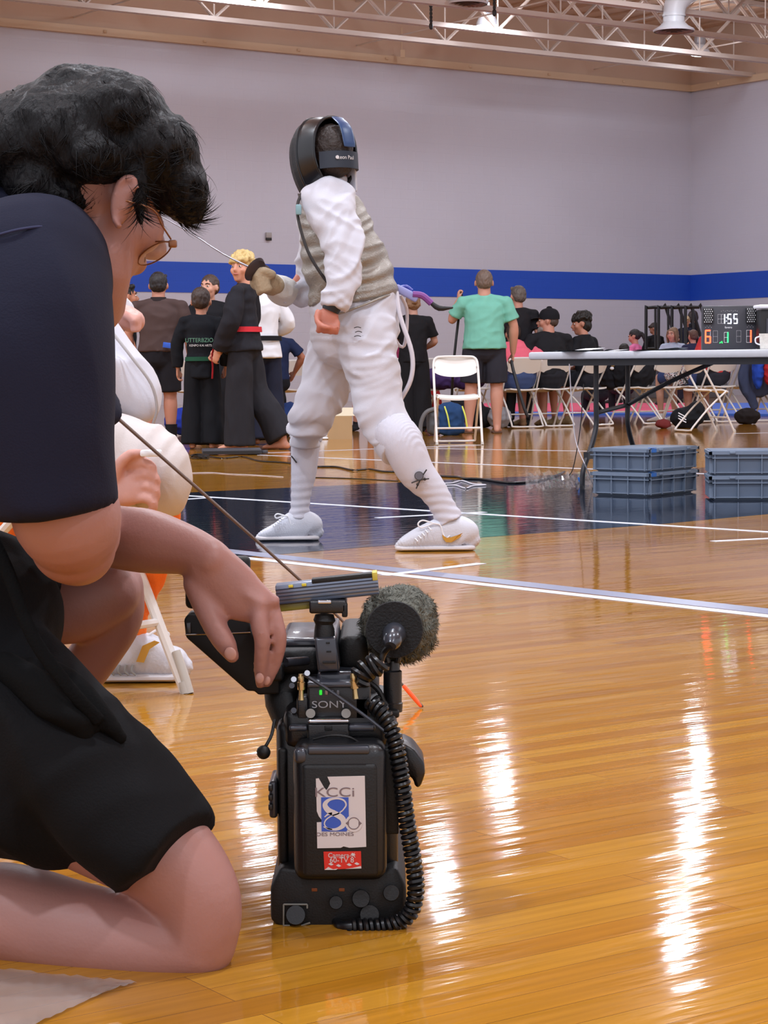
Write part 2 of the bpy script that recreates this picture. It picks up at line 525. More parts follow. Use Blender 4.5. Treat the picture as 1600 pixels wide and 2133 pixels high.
# ---------------------------------------------------------------- lamps, ducts, fittings aloft
M_lampw = mat('lamp_housing', '#b9bcc4', rough=0.35, metal=0.4)
M_glass = mat('prismatic_glass', '#e6ecf6', rough=0.25)
M_duct = mat('white_duct', '#dfe3ea', rough=0.4)
M_dark = mat('dark_metal', '#241f1e', rough=0.5)
M_lens = emit('lamp_lens', '#e8f2ff', 14)
LAMP_LB = ['round high bay lamp glowing below the joists, left of the white duct outlet',
           'round high bay lamp glowing below the joists near the hall corner',
           'round high bay lamp cut by the top edge of the picture, over the fencing mask']
for i, p in enumerate(LAMP_POS):
    t = thing('high_bay_lamp', LAMP_LB[i], 'lamp', (p.x, p.y, p.z), 0, 'high bay lamps')
    g = Mesh().loft([(0, 0, -.02), (0, 0, .05), (0, 0, .16), (0, 0, .2)], [.225, .215, .16, .1], n=24, caps='oo')
    g.obj('shade', M_glass, t)
    Mesh().loft([(0, 0, .19), (0, 0, .24), (0, 0, .36), (0, 0, .38)], [.11, .13, .12, .05], n=18, caps='ff').obj('housing', M_lampw, t)
    h = Mesh().rod((0, 0, .37), (0, 0, ZD-p.z-.02), .015); h.box((0, 0, .41), (.1, .03, .06)); h.obj('hanger', M_lampw, t)
    Mesh().loft([(0, 0, -.05), (0, 0, -.03), (0, 0, 0.0)], [.12, .19, .212], n=24, caps='ff').obj('lens', M_lens, t)

def diffuser(name, label, px, py, duct):
    p = at_z(px, py, ZT-0.35 if duct else ZT+0.1)
    t = thing(name, label, 'air duct' if duct else 'air vent', p)
    g = Mesh().loft([(0, 0, 0), (0, 0, .03), (0, 0, .10), (0, 0, .16)], [.37, .385, .27, .21], n=28, caps='oo')
    g.obj('flange', M_duct, t)
    r = Mesh()
    for q, z in ((.33, .0), (.25, -.012), (.17, -.024), (.09, -.034)):
        r.loft([(0, 0, z), (0, 0, z+.03)], [q, q-.035], n=26, caps='of')
    r.obj('diffuser_ring', mat('vent_brown_grey', '#9a7f78', rough=.5), t)
    if duct:
        d = Mesh().loft([(0, 0, .1), (0, 0, .3), (.06, 0, .55), (.35, .1, .78), (.9, .2, .9), (3.2, .5, .95)], [.2, .2, .21, .22, .23, .24], n=20, k=5, caps='oo')
        for q in ((0, 0, .28),): d.loft([(0, 0, .27), (0, 0, .31)], [.215, .215], n=20, caps='oo')
        d.obj('duct_elbow', M_duct, t)
        s_ = Mesh()
        for i in range(9): s_.box((.75+i*.1, .1-.12, .74+i*.012), (.05, .06, .16))
        s_.rod((.6, -.02, .7), (1.8, .05, .86), .03)
        s_.obj('bracket', M_dark, t)
    else:
        Mesh().loft([(0, 0, .14), (0, 0, 1.1)], [.2, .2], n=20, caps='oo').obj('duct_neck', M_duct, t)
diffuser('air_duct', 'white round duct elbow ending in a wide ceiling air outlet', 1404, 66, True)
diffuser('air_vent', 'round ceiling air outlet half cut off by the top edge', 973, 10, False)
def hook(px, py, lab, n):
    p = at_z(px, py, ZT-.1)
    t = thing('hanging_hook', lab, 'hook', p, 0)
    g = Mesh().loft([(0, 0, .62), (0, 0, .5), (0, 0, .3)], [.1, .085, .02], n=10, caps='ff') if n else Mesh()
    g.rod((0, 0, .05), (0, 0, .95), .012); g.obj('cable', M_dark, t)
    h = Mesh()
    for i in range(4): h.ell((0, 0, .28-i*.07), (.03, .014, .045), nu=8, nv=6)
    h.ell((0, 0, -.02), (.04, .03, .07), nu=8, nv=6); h.obj('chain', M_dark, t)
hook(898, 52, 'black winch hook hanging from the nearest joist over the wall', True)
hook(1030, 24, 'small dark hook hanging right of the round air outlet', False)
p = at_z(837, 112, ZT+.1)
g = Mesh().rod((0, 0, 0), (0, 0, .55), .012); g.box((.02, 0, .0), (.09, .05, .16))
tag(g.obj('conduit_box', M_trim), 'small pale conduit box hanging from a thin rod above the end wall', 'electrical box')
bpy.data.objects['conduit_box'].location = p
def wallpt(px, py):                    # a pixel on the end wall
    d = ray(px, py); o = V((0, 0, CAMZ)); t = (CRN-o).dot(WN)/d.dot(WN); return o+d*t
p = wallpt(558, 492)
t = thing('wall_box', 'small grey thermostat box alone on the bare wall left of the mask', 'wall box', p-WN*.03)
R = Matrix.Rotation(PI/2-WA, 3, 'Z')
Mesh().bbox((0, 0, .02), (.13, .05, .11), .008, R).obj('cover', mat('box_grey', '#a79f9d', rough=.4), t)
Mesh().bbox((0, 0, -.06), (.12, .055, .055), .006, R).obj('dial', M_dark, t)

# ---------------------------------------------------------------- folding chairs
M_plast = mat('white_plastic', '#dedbd6', rough=0.35, spec=.5)
M_tube = mat('white_enamel', '#dcd9d6', rough=0.28)
M_foot = mat('grey_rubber', '#b9b6b0', rough=0.6)
def make_chair(label, group=None):
    t = thing('folding_chair', label, 'chair', (0, 0, 0), 0, group)
    def bend(x, z0, z1): pass
    # long frame: front feet on the floor, up and back to the rounded top of the backrest
    F = lambda s_: [(s_*.205, .23, .0), (s_*.205, .06, .34), (s_*.205, -.10, .62), (s_*.2, -.165, .745), (s_*.175, -.182, .785), (s_*.13, -.19, .795)]
    P = F(-1) + [(0, -.192, .797)] + F(1)[::-1]
    g = Mesh().tube(P, .0115, n=8, k=3)
    lf = g.obj('long_frame', M_tube, t)
    U = [(-.185, .15, .43), (-.185, -.05, .26), (-.185, -.24, .055), (-.17, -.262, .02), (0, -.265, .018), (.17, -.262, .02), (.185, -.24, .055), (.185, -.05, .26), (.185, .15, .43)]
    Mesh().tube(U, .0105, n=8, k=3).obj('rear_frame', M_tube, t)
    b = Mesh().rod((-.205, .155, .15), (.205, .155, .15), .009)
    b.obj('crossbar', M_tube, t)
    Mesh().rod((-.2, -.04, .43), (.2, -.04, .43), .008).obj('seat_bar', M_tube, t)
    # seat: dished panel
    n = 11; v = []; f = []
    for j in range(n):
        for i in range(n):
            u = i/(n-1)*2-1; w_ = j/(n-1)*2-1
            x = .185*u*(1-.06*abs(w_)**3); y = .0+.185*w_*(1-.05*abs(u)**3)
            z = .437 + .012*(u*u+w_*w_*.5) - (.028*max(0, w_-.55)/.45)
            v.append((x, y, z))
    f = grid_faces(n, n); N = len(v)
    v += [(x, y, z-.016) for x, y, z in v]; f += [tuple(q+N for q in a[::-1]) for a in grid_faces(n, n)]
    edge = [i for i in range(n)] + [n*j+n-1 for j in range(1, n)] + [n*n-1-i for i in range(1, n)] + [n*(n-1-j) for j in range(1, n-1)]
    for a, c in zip(edge, edge[1:]+edge[:1]): f.append((a, c, c+N, a+N))
    Mesh().add(v, f).obj('seat', M_plast, t)
    # backrest: curved panel with a rounded lower edge
    n = 15; v = []
    for j in range(8):
        for i in range(n):
            u = i/(n-1)*2-1; w_ = j/7
            lo = .628+.022*abs(u)**4 - .018*(1-u*u); hi = .792-.03*abs(u)**7
            z = lo+(hi-lo)*w_
            y = -.105-(z-.6)*.45 + .0 - .028*(1-u*u)
            v.append((.193*u, y, z))
    N = len(v); f = grid_faces(n, 8)
    v += [(x, y-.013, z) for x, y, z in v]; f += [tuple(q+N for q in a[::-1]) for a in grid_faces(n, 8)]
    edge = [i for i in range(n)] + [n*j+n-1 for j in range(1, 8)] + [n*8-1-i for i in range(1, n)] + [n*(7-j) for j in range(1, 7)]
    for a, c in zip(edge, edge[1:]+edge[:1]): f.append((a, c, c+N, a+N))
    bk = Mesh().add(v, f).obj('backrest', M_plast, t)
    for x, y in ((-.205, .235), (.205, .235)):
        Mesh().loft([(x, y-.008, .025), (x, y, .0)], [.0135, .0145], n=10, caps='ff').obj('foot_cap', M_foot, lf)
    for sx in (-1, 1): Mesh().ell((sx*.192, -.142, .70), (.006, .02, .012), nu=8, nv=6).obj('rivet_plate', M_foot, bk)
    return t
# (pixel of the middle of the feet, turn in degrees, label).  Turn 0 = sitter looks away from the camera
CH = [(953, 925, 183, 'nearest white folding chair, empty and facing us before the man in green'),
      (884, 889, 42, 'white folding chair with a pale cloth bag lying on its seat'),
      (825, 892, 20, 'white folding chair half hidden behind the fencer\'s rear thigh'),
      (985, 884, 30, 'white folding chair seen through the legs of the nearest empty chair'),
      (1083, 891, 16, 'white folding chair under the sitter in pink'),
      (1143, 889, 26, 'white folding chair under the man in the black cap'),
      (1220, 887, 46, 'white folding chair under the black-haired sitter beside the table end'),
      (1322, 884, 48, 'white folding chair holding the black coat behind the far table leg'),
      (1376, 883, 34, 'white folding chair just right of the far table leg, pale backrest'),
      (1432, 880, 40, 'white folding chair behind the patterned bag'),
      (1490, 880, 30, 'white folding chair backed by the red shirt'),
      (1556, 878, 26, 'white folding chair draped with the navy jacket'),
      (1622, 877, 22, 'white folding chair cut by the right edge beyond the jacket chair'),
      (612, 886, 30, 'white folding chair left of the cardboard box, beside the navy bag'),
      (392, 887, -10, 'white folding chair behind the boy in the brown shirt')]
ch0 = make_chair(CH[0][3], 'white folding chairs')
CHAIRS = []
for i, (px, py, a, lab) in enumerate(CH):
    p = fl(px, py)
    if i == 0: ch0.location = (p.x, p.y, 0); ch0.rotation_euler = (0, 0, math.radians(a)); c = ch0
    else: c = dup(ch0, (p.x, p.y, 0), math.radians(a), lab)
    CHAIRS.append(c)
# the one seen from the side, in front of the row
p = fl(1470, 899)
c = dup(ch0, (p.x, p.y, 0), math.radians(-72), 'white folding chair turned sideways under the middle of the table')
CHAIRS.append(c)

# ---------------------------------------------------------------- folding table
M_ttop = mat('speckled_table_plastic', '#c3c8d2', rough=0.5, var=.06, vscale=30)
M_tleg = mat('charcoal_steel', '#2c2d33', rough=0.4, metal=.3)
tA = at(1100, 746, 11.9); TZ = 0.782
tdir = math.radians(-35)
tu = V((math.cos(tdir), math.sin(tdir), 0)); tv = V((-tu.y, tu.x, 0))
t = thing('folding_table', 'long grey plastic folding table with bent black steel legs', 'table', (tA.x, tA.y, 0), tdir)
g = Mesh().bbox((1.22, .38, TZ-.022), (2.44, .76, .044), .012); g.obj('table_top', M_ttop, t)
Mesh().bbox((.022, .045, TZ-.02), (.002, .03, .012), .0009).obj('latch_slot', M_tleg, t)
r = Mesh()
for y in (.05, .71): r.box((1.24, y, TZ-.062), (2.26, .028, .036))
r.box((.12, .38, TZ-.06), (.03, .68, .03)); r.obj('apron_rail', M_tleg, t)
def tleg(x0, y0, y1):
    d = 1 if y1 > y0 else -1
    P = [(x0, y0, TZ-.06), (x0, y0, .46), (x0, y0, .36), (x0, y0+d*.05, .25), (x0, y1-d*.015, .12), (x0, y1, .05), (x0, y1, 0)]
    Mesh().loft(P, [(.015, .015)]*7, n=10, k=4, caps='ff').obj('leg', M_tleg, t)
for x0 in (.34, 2.1):
    tleg(x0, .19, .03); tleg(x0, .57, .73)
    Mesh().box((x0, .38, .19), (.03, .62, .04)).obj('leg_stretcher', M_tleg, t)
    Mesh().rod((x0, .19, .43), (x0, .57, .47), .013).obj('crossbar', M_tleg, t)
Mesh().tube([(.34, .57, .47), (.64, .5, .60), (.96, .42, TZ-.07)], .013, k=3).obj('brace', M_tleg, t)
Mesh().tube([(2.1, .57, .47), (1.8, .5, .60), (1.48, .42, TZ-.07)], .013, k=3).obj('brace', M_tleg, t)
tab = t
def ontable(px, dv, z=0):              # a spot on the table, by picture column and distance from the near edge
    d = ray(px, 740); o = V((tA.x, tA.y, 0)) + tv*dv
    # intersect in plan
    a = np.array([[tu.x, -d.x], [tu.y, -d.y]]); s_, k_ = np.linalg.solve(a, np.array([-o.x, -o.y]))
    return o + tu*s_ + V((0, 0, TZ+z))
M_paper = mat('paper', '#e8ebf2', rough=0.7)
def paper(px, dv, lab, n=5, sz=(.21, .28), rz=.3):
    p = ontable(px, dv)
    g = Mesh()
    for i in range(n):
        R = Matrix.Rotation(random.uniform(-.2, .2), 3, 'Z')
        N_ = 6; v = []
        for a in range(N_):
            for b_ in range(N_):
                x = (a/(N_-1)-.5)*sz[0]; y = (b_/(N_-1)-.5)*sz[1]
                q = R @ V((x, y, 0)); v.append((q.x, q.y, .0015+i*.0014+.012*max(0, a/(N_-1)-.6)*(i+1)*.5))
        f = grid_faces(N_, N_); M_ = len(v); v += [(x, y, z+.0008) for x, y, z in v]
        g.add(v, f+[tuple(q+M_ for q in a[::-1]) for a in grid_faces(N_, N_)])
    o = g.obj('paper_stack', M_paper, smooth=False); o.location = p; o.rotation_euler = (0, 0, rz)
    tag(o, lab, 'papers', 'papers on the table')
paper(1205, .1, 'curled loose papers near the left end of the long table')
paper(1375, .12, 'thin open papers on the table in front of the woman with glasses', 4, (.26, .2), -.3)
paper(1262, .4, 'flat sheets on the table, level with the woman in pink', 3)

# scoreboard on the table
M_case = mat('scoreboard_case', '#3a3b43', rough=0.5)
M_off = mat('led_off', '#f2f2f6', rough=.3)
M_red = emit('led_red', '#ff3a1c', 9); M_grn = emit('led_green', '#20ff60', 5); M_wht = emit('led_white', '#dfe8ff', 7)
M_blk = mat('matte_black', '#131317', rough=.55)
p = ontable(1519, .28)
SBD = thing('scoreboard', 'dark electronic fencing scoreboard showing 1:55, 6 and 1 in lit digits', 'scoreboard', p, math.radians(-2))
SW, SH = .30, .245
Mesh().bbox((0, .02, SH/2), (SW, .05, SH), .008).obj('case', M_case, SBD)
for s_ in (-1, 1):
    Mesh().bbox((s_*.118, -.012, .19), (.055, .03, .085), .004).obj('lamp_block', M_blk, SBD)
    d = Mesh()
    for i in range(4):
        for j in range(7):
            d.ell((s_*.118+(i-1.5)*.012+(.003 if j % 2 else -.003), -.0285, .19+(j-3)*.0115), (.0029, .0016, .0029), nu=6, nv=4)
    d.obj('lamp_dots', M_off, SBD)
SEG = {'0': 'abcdef', '1': 'bc', '5': 'afgcd', '6': 'afgcde', '8': 'abcdefg', ' ': ''}
def digit(ch, cx, cz, w_, h, m, name, dot=.0021):
    pts = {'a': ((-1, 1), (1, 1)), 'b': ((1, 1), (1, 0)), 'c': ((1, 0), (1, -1)), 'd': ((-1, -1), (1, -1)), 'e': ((-1, 0), (-1, -1)), 'f': ((-1, 1), (-1, 0)), 'g': ((-1, 0), (1, 0))}
    on = Mesh(); off = Mesh()
    for k_, (a, b_) in pts.items():
        n = 5 if k_ in 'adg' else 6
        for i in range(n):
            u = (i+.5)/n; x = cx+(a[0]+(b_[0]-a[0])*u)*w_/2; z = cz+(a[1]+(b_[1]-a[1])*u)*h/2
            lit = k_ in SEG[ch]
            (on if lit else off).ell((x, -.006, z), (dot*(1.25 if lit else .55), .0012, dot*(1.25 if lit else .55)), nu=6, nv=4)
    if on.v: on.obj(name, m, SBD)
    if off.v: off.obj('unlit_digit_dots', M_off, SBD)
for ch, x in (('1', -.035), ('5', .0), ('5', .034)): digit(ch, x, .172, .018, .05, M_wht, 'clock_digit', .0023)
digit(' ', -.055, .172, .018, .05, M_wht, 'clock_digit')
cl = Mesh()
for z in (.16, .18): cl.ell((-.0165, -.006, z), (.0022, .0015, .0022), nu=6, nv=4)
cl.obj('clock_colon', M_wht, SBD)
digit('6', -.118, .075, .026, .068, M_red, 'score_digit', .0036)
digit('8' if 0 else ' ', -.077, .075, .024, .064, M_red, 'score_digit')
digit('1', -.018, .07, .02, .056, M_grn, 'period_digit', .003)
digit(' ', .052, .075, .024, .064, M_red, 'score_digit')
digit('1', .107, .075, .024, .068, M_red, 'score_digit', .0033)
e = Mesh()
for x, z in ((-.047, .043), (-.041, .047), (-.039, .040), (-.052, .04)): e.ell((x, -.006, z), (.0025, .0015, .0025), nu=6, nv=4)
e.obj('priority_dots', M_grn, SBD)
e = Mesh()
for i in range(9):
    e.ell((-.045+i*.011, -.006, .214+(i % 2)*.004), (.0013, .001, .0013), nu=6, nv=4)
for s_ in (-1, 1):
    for i in range(5): e.ell((s_*.115+(i-2)*.008, -.006, .126+(i % 2)*.008), (.0014, .001, .0014), nu=6, nv=4)
e.obj('indicator_dots', M_off, SBD)
text('favero', 'maker_lettering', .016, M_off, SBD, (-.005, -.0056, .125))
# things right of it
p = ontable(1612, .3)
t = thing('machine_case', 'black equipment case standing right of the scoreboard on the table', 'equipment case', p, .05)
Mesh().bbox((0, .05, .11), (.15, .12, .22), .01).obj('body', M_blk, t)
Mesh().bbox((.01, .04, .235), (.2, .16, .02), .008).obj('lid', M_paper, t)
Mesh().box((0, -.014, .13), (.09, .006, .08)).obj('slot', M_case, t)
p = ontable(1594, .12)
t = thing('paper_cup', 'white patterned cup with a handle at the right edge of the table', 'cup', p)
Mesh().loft([(0, 0, .002), (0, 0, .085)], [.027, .033], n=20, caps='fo').obj('cup_body', mat('cup_print', '#dcdad2', rough=.5, var=.3, vscale=60), t)
Mesh().tube([(-.03, 0, .07), (-.052, 0, .06), (-.05, 0, .035), (-.028, 0, .025)], .004, k=3).obj('handle', M_paper, t)

# ---------------------------------------------------------------- crates
M_crate = mat('blue_grey_plastic', '#6c7b90', rough=0.45, var=.04, vscale=10)
M_crate2 = mat('blue_grey_rim', '#76859a', rough=0.4)
def make_crate(label, lx, ly):
    t = thing('storage_crate', label, 'crate', (0, 0, 0), 0, 'stacked grey-blue crates')
    h = .125; th = .004
    b = Mesh(); tx, ty = lx/2-.014, ly/2-.014; bx, by = tx-.012, ty-.012
    def ring(x, y, z): return [(-x, -y, z), (x, -y, z), (x, y, z), (-x, y, z)]
    v = ring(bx, by, .006)+ring(tx, ty, h-.004)+ring(tx-th, ty-th, h-.004)+ring(bx-th, by-th, .012)
    f = [(0, 1, 2, 3)[::-1]]
    for k_ in (0, 4, 8):
        for i in range(4): f.append((k_+i, k_+(i+1) % 4, k_+4+(i+1) % 4, k_+4+i))
    f.append((12, 13, 14, 15)); b.add(v, f)
    b.bbox((0, 0, .006), (2*bx-.01, 2*by-.01, .012), .003)
    b.obj('box_body', M_crate, t, smooth=False)
    r = Mesh()
    for z, hh, o_ in ((h-.008, .016, .0), (h-.034, .005, -.001)):
        X, Y = lx/2+o_, ly/2+o_
        r.box((0, -Y+.008, z), (2*X, .016, hh)); r.box((0, Y-.008, z), (2*X, .016, hh))
        r.box((-X+.008, 0, z), (.016, 2*Y, hh)); r.box((X-.008, 0, z), (.016, 2*Y, hh))
    r.obj('rim', M_crate2, t, smooth=False)
    q = Mesh()
    n = 5
    for i in range(n):
        x = -lx/2+.03+(lx-.06)*i/(n-1)
        for s_ in (-1, 1): q.box((x, s_*(ly/2-.013), .06), (.005, .02, .1))
    n = 4
    for i in range(n):
        y = -ly/2+.03+(ly-.06)*i/(n-1)
        for s_ in (-1, 1): q.box((s_*(lx/2-.013), y, .06), (.02, .005, .1))
    for s_ in (-1, 1):
        q.box((0, s_*(ly/2-.016), .016), (lx-.03, .016, .005)); q.box((s_*(lx/2-.016), 0, .016), (.016, ly-.03, .005))
    q.obj('rib', M_crate2, t, smooth=False)
    l = Mesh()
    for s_ in (-1, 1):
        for x in (-.15, .15): l.bbox((x, s_*(ly/2+.002), h-.006), (.03, .012, .012), .002)
    l.obj('lid_clip', M_crate2, t)
    Mesh().bbox((0, 0, h+.0015), (lx-.02, ly-.02, .005), .002).obj('lid', M_crate, t)
    return t
p = fl(1352, 1036)
a1 = math.radians(52)
ux = V((math.cos(a1), math.sin(a1), 0)); uy = V((-ux.y, ux.x, 0))
c0 = p + ux*.27 + uy*.185
cr = make_crate('lower crate of the stack under the table, blue tape on its rim', .54, .37)
cr.location = (c0.x, c0.y, 0); cr.rotation_euler = (0, 0, a1)
cr2 = dup(cr, (c0.x, c0.y, .129), a1, 'upper crate of the stack under the table, nearest the bent table leg')
M_tblue = mat('blue_masking_tape', '#2e6fc4', rough=.5)
for c in (cr, cr2):
    g = Mesh().box((-.255, -.15, .124), (.045, .02, .012)) if 0 else Mesh().box((-.22, -.187, .118), (.045, .004, .02)).box((-.22, -.175, .1325), (.045, .026, .002))
    g.obj('blue_tape', M_tblue, c)
a2 = math.radians(-5)
p = fl(1477, 1043)
ux = V((math.cos(a2), math.sin(a2), 0)); uy = V((-ux.y, ux.x, 0))
c0 = p + ux*.27 + uy*.185
L1 = make_crate('bottom crate of the right-hand stack cut by the picture edge', .54, .37)
L1.location = (c0.x, c0.y, 0); L1.rotation_euler = (0, 0, a2)
dup(L1, (c0.x, c0.y, .129), a2, 'top crate of the right-hand stack cut by the picture edge')

# ---------------------------------------------------------------- mats, rails
M_matp = mat('pink_red_mat', '#d8486a', rough=.7); M_matb = mat('blue_mat', '#2f62c8', rough=.6)
def floorbox(name, px, z, m, lab, cat, parent=None):
    P = [fl(*q) for q in px]
    o = Mesh().prism([V((q.x, q.y, 0.001)) for q in P], V((0, 0, z))).obj(name, m, smooth=False)
    tag(o, lab, cat); return o
floorbox('sport_mat', [(990, 860), (1480, 862), (1470, 843), (1010, 843)], .03, M_matp, 'pink-red competition mat on the floor behind the seated people', 'mat')
floorbox('sport_mat', [(990, 863.5), (1482, 866), (1482, 863), (990, 861)], .028, M_matb, 'narrow blue mat edging the pink-red mat', 'mat')
floorbox('sport_mat', [(1484, 866), (1700, 868), (1700, 842), (1484, 843)], .03, M_matb, 'blue competition mat at the right edge behind the chairs', 'mat')
M_rail = mat('black_rail', '#15161a', rough=.35)
RY = 41.0
p0 = at(1400, 790, RY)
t = thing('stair_railing', 'black tubular loops of the bleacher railing left of the scoreboard', 'railing', (p0.x, p0.y, 0))
for q, (a, b, slant) in enumerate(((1346, 1392, 34), (1372, 1420, 36), (1400, 1446, 34), (1428, 1466, 30))):
    dy = q*.25; top = 640; bot = 768
    def w2(px, py): return at(px, py, RY-dy)
    Mesh().tube([w2(a, bot), w2(a, top+8), w2(a+4, top+1), w2(b-10, top), w2(b-4, top+3), w2(b+slant, bot)], .032, n=8, k=2).obj('rail_loop', M_rail, t, world=True)
    for i in range(1):
        x = a+(b-a)*.42
        Mesh().rod(w2(x, top+1), w2(x, bot), .024).obj('baluster', M_rail, t, world=True)
Mesh().rod(at(1346, 726, RY), at(1480, 722, RY), .024).obj('mid_rail', M_rail, t, world=True)
# folded bleacher steps that carry the railings
t = thing('bleacher_steps', 'grey bleacher steps under the black railings', 'bleachers', at(1400, 790, RY+3.4)*1.0)
t.location.z = 0
g = Mesh()
for i in range(3):
    g.bbox((.2, .25+i*.4, .16+i*.16), (2.0, .42, .32+i*.32), .01)
g.obj('step', mat('bleacher_grey', '#5b5a60', rough=.6), t)
# ---------------------------------------------------------------- people
M_eyew = mat('eye_white', '#e8e4e0', rough=.2)
M_iris = mat('iris_dark', '#2a1c16', rough=.15)
M_lip = mat('lips', '#b5685f', rough=.5)
SK = {}
def skin(h):
    if h not in SK: SK[h] = mat('skin', h, rough=.5, bump=.05, bscale=150, var=.05, vscale=14, sss=.08)
    return SK[h]
CLM = {}
def cloth(h, **k):
    key = h+str(sorted(k.items()))
    if key not in CLM: CLM[key] = mat('cloth', h, rough=k.pop('rough', .85), spec=.25, bump=.12, bscale=250, sheen=k.pop('sheen', .0), var=k.pop('var', .05), vscale=12)
    return CLM[key]

def add_head(g, M, k=1.0, nose=True):
    """skull, face, ears in head space: origin mid head, +y the face, z up"""
    q = Mesh()
    q.ell((0, -.012*k, .022*k), (.076*k, .096*k, .092*k), nu=24, nv=16)
    q.ell((0, .022*k, -.03*k), (.060*k, .068*k, .085*k), nu=20, nv=14)
    q.ell((0, .052*k, -.085*k), (.034*k, .032*k, .028*k))                      # chin
    q.ell((0, .076*k, .028*k), (.052*k, .017*k, .016*k))                        # brow
    for s_ in (-1, 1):
        q.ell((s_*.042*k, .055*k, -.022*k), (.026*k, .028*k, .03*k))           # cheek
        E = Matrix.Rotation(s_*.35, 3, 'Z')
        q.ell((s_*.084*k, -.004*k, -.006*k), (.010*k, .018*k, .031*k), E, nu=12, nv=10)
    q.cap((0, .082*k, .018*k), (0, .107*k, -.022*k), .009*k, .014*k)
    q.ell((0, .1*k, -.028*k), (.019*k, .012*k, .010*k), nu=12, nv=8)
    q.ell((0, .083*k, -.052*k), (.026*k, .014*k, .014*k), nu=12, nv=8)
    q.xf(M); g.join(q)
def face_parts(M, k, parent, brow='#3a281e', lids=True):
    for s_ in (-1, 1):
        e = Mesh().ell((s_*.031*k, .0775*k, .008*k), (.0135*k, .009*k, .0075*k), nu=14, nv=10)
        e.xf(M).obj('eye', M_eyew, parent)
        e = Mesh().ell((s_*.031*k, .0845*k, .008*k), (.0062*k, .0035*k, .0062*k), nu=12, nv=8)
        e.xf(M).obj('iris', M_iris, parent)
        b = Mesh().loft([(s_*.014*k, .093*k, .028*k), (s_*.032*k, .089*k, .034*k), (s_*.05*k, .072*k, .028*k)], [.0035*k, .0042*k, .0025*k], n=8, k=3)
        b.xf(M).obj('eyebrow', cloth(brow), parent)
    l = Mesh().loft([(-.022*k, .086*k, -.055*k), (0, .0975*k, -.053*k), (.022*k, .086*k, -.055*k)], [.003*k, .0068*k, .003*k], n=8, k=3)
    l.xf(M).obj('lips', M_lip, parent)

def add_hand(g, W, d, nrm, k=1.0, curl=.5, side=1, r=1.0):
    """palm and five fingers; d = direction the fingers leave the wrist, nrm = out of the back of the hand, thumb on side*(d x nrm)"""
    d = V(d).normalized(); nrm = (V(nrm) - d*V(nrm).dot(d)).normalized(); x = d.cross(nrm).normalized()*side
    W = V(W)
    def P(a, b, c): return W + x*a*k + d*b*k + nrm*c*k
    g.loft([P(0, -.01, 0), P(.0, .03, 0), P(0, .085, .0)], [(.026*k, .020*k), (.038*k, .016*k), (.040*k, .014*k)], side=x, n=14, k=2)
    lens = ((.029, .070, .0088), (.010, .080, .0092), (-.010, .074, .0088), (-.029, .058, .0078))
    for a, L, rr in lens:
        rr *= r
        p = P(a, .088, .002); ang = .25+curl*.5; pts = [P(a, .065, 0), p]; rs = [rr*k*1.05, rr*k*1.1]
        q = V(p); t = 0
        for seg, wt in ((L*.45, 1), (L*.3, 1.2), (L*.25, .8)):
            t += curl*1.25*wt*(0.6 if seg == L*.45 else 1)
            q = q + (d*math.cos(t) - nrm*math.sin(t))*seg*k
            pts.append(V(q)); rs.append(rr*k*(.95 if len(pts) < 5 else .8))
        g.loft(pts, rs, side=x, n=10, k=2)
    g.loft([P(.026, .015, -.004), P(.048, .045, -.012-.01*curl), P(.052-.012*curl, .075, -.02-.02*curl), P(.046-.03*curl, .098, -.026-.024*curl)],
           [.014*k, .0115*k, .0105*k, .0085*k], side=nrm, n=10, k=2)

def add_foot(g, A, toe, k=1.0, shoe=False):
    """from ankle A to the toes along toe (level)"""
    A = V(A); t = V((toe[0], toe[1], 0)).normalized()
    z0 = A.z
    s_ = V((-t.y, t.x, 0))
    e = .006 if shoe else 0
    H = A - t*.045*k; 
    g.loft([V((H.x, H.y, .035*k))+t*0, V((A.x, A.y, .045*k)), A+t*.07*k+V((0, 0, .038*k-z0)), A+t*.14*k+V((0, 0, .026*k-z0)), A+t*.185*k+V((0, 0, .018*k-z0))],
           [((.032+e)*k, (.033)*k), ((.034+e)*k, .042*k), ((.04+e)*k, .034*k), ((.044+e)*k, .023*k), ((.034+e)*k, (.014+e)*k)], side=s_, n=16, k=3)
    g.cap(A+V((0, 0, .02*k)), V((A.x, A.y, .05*k))-t*.01, .036*k, .038*k)

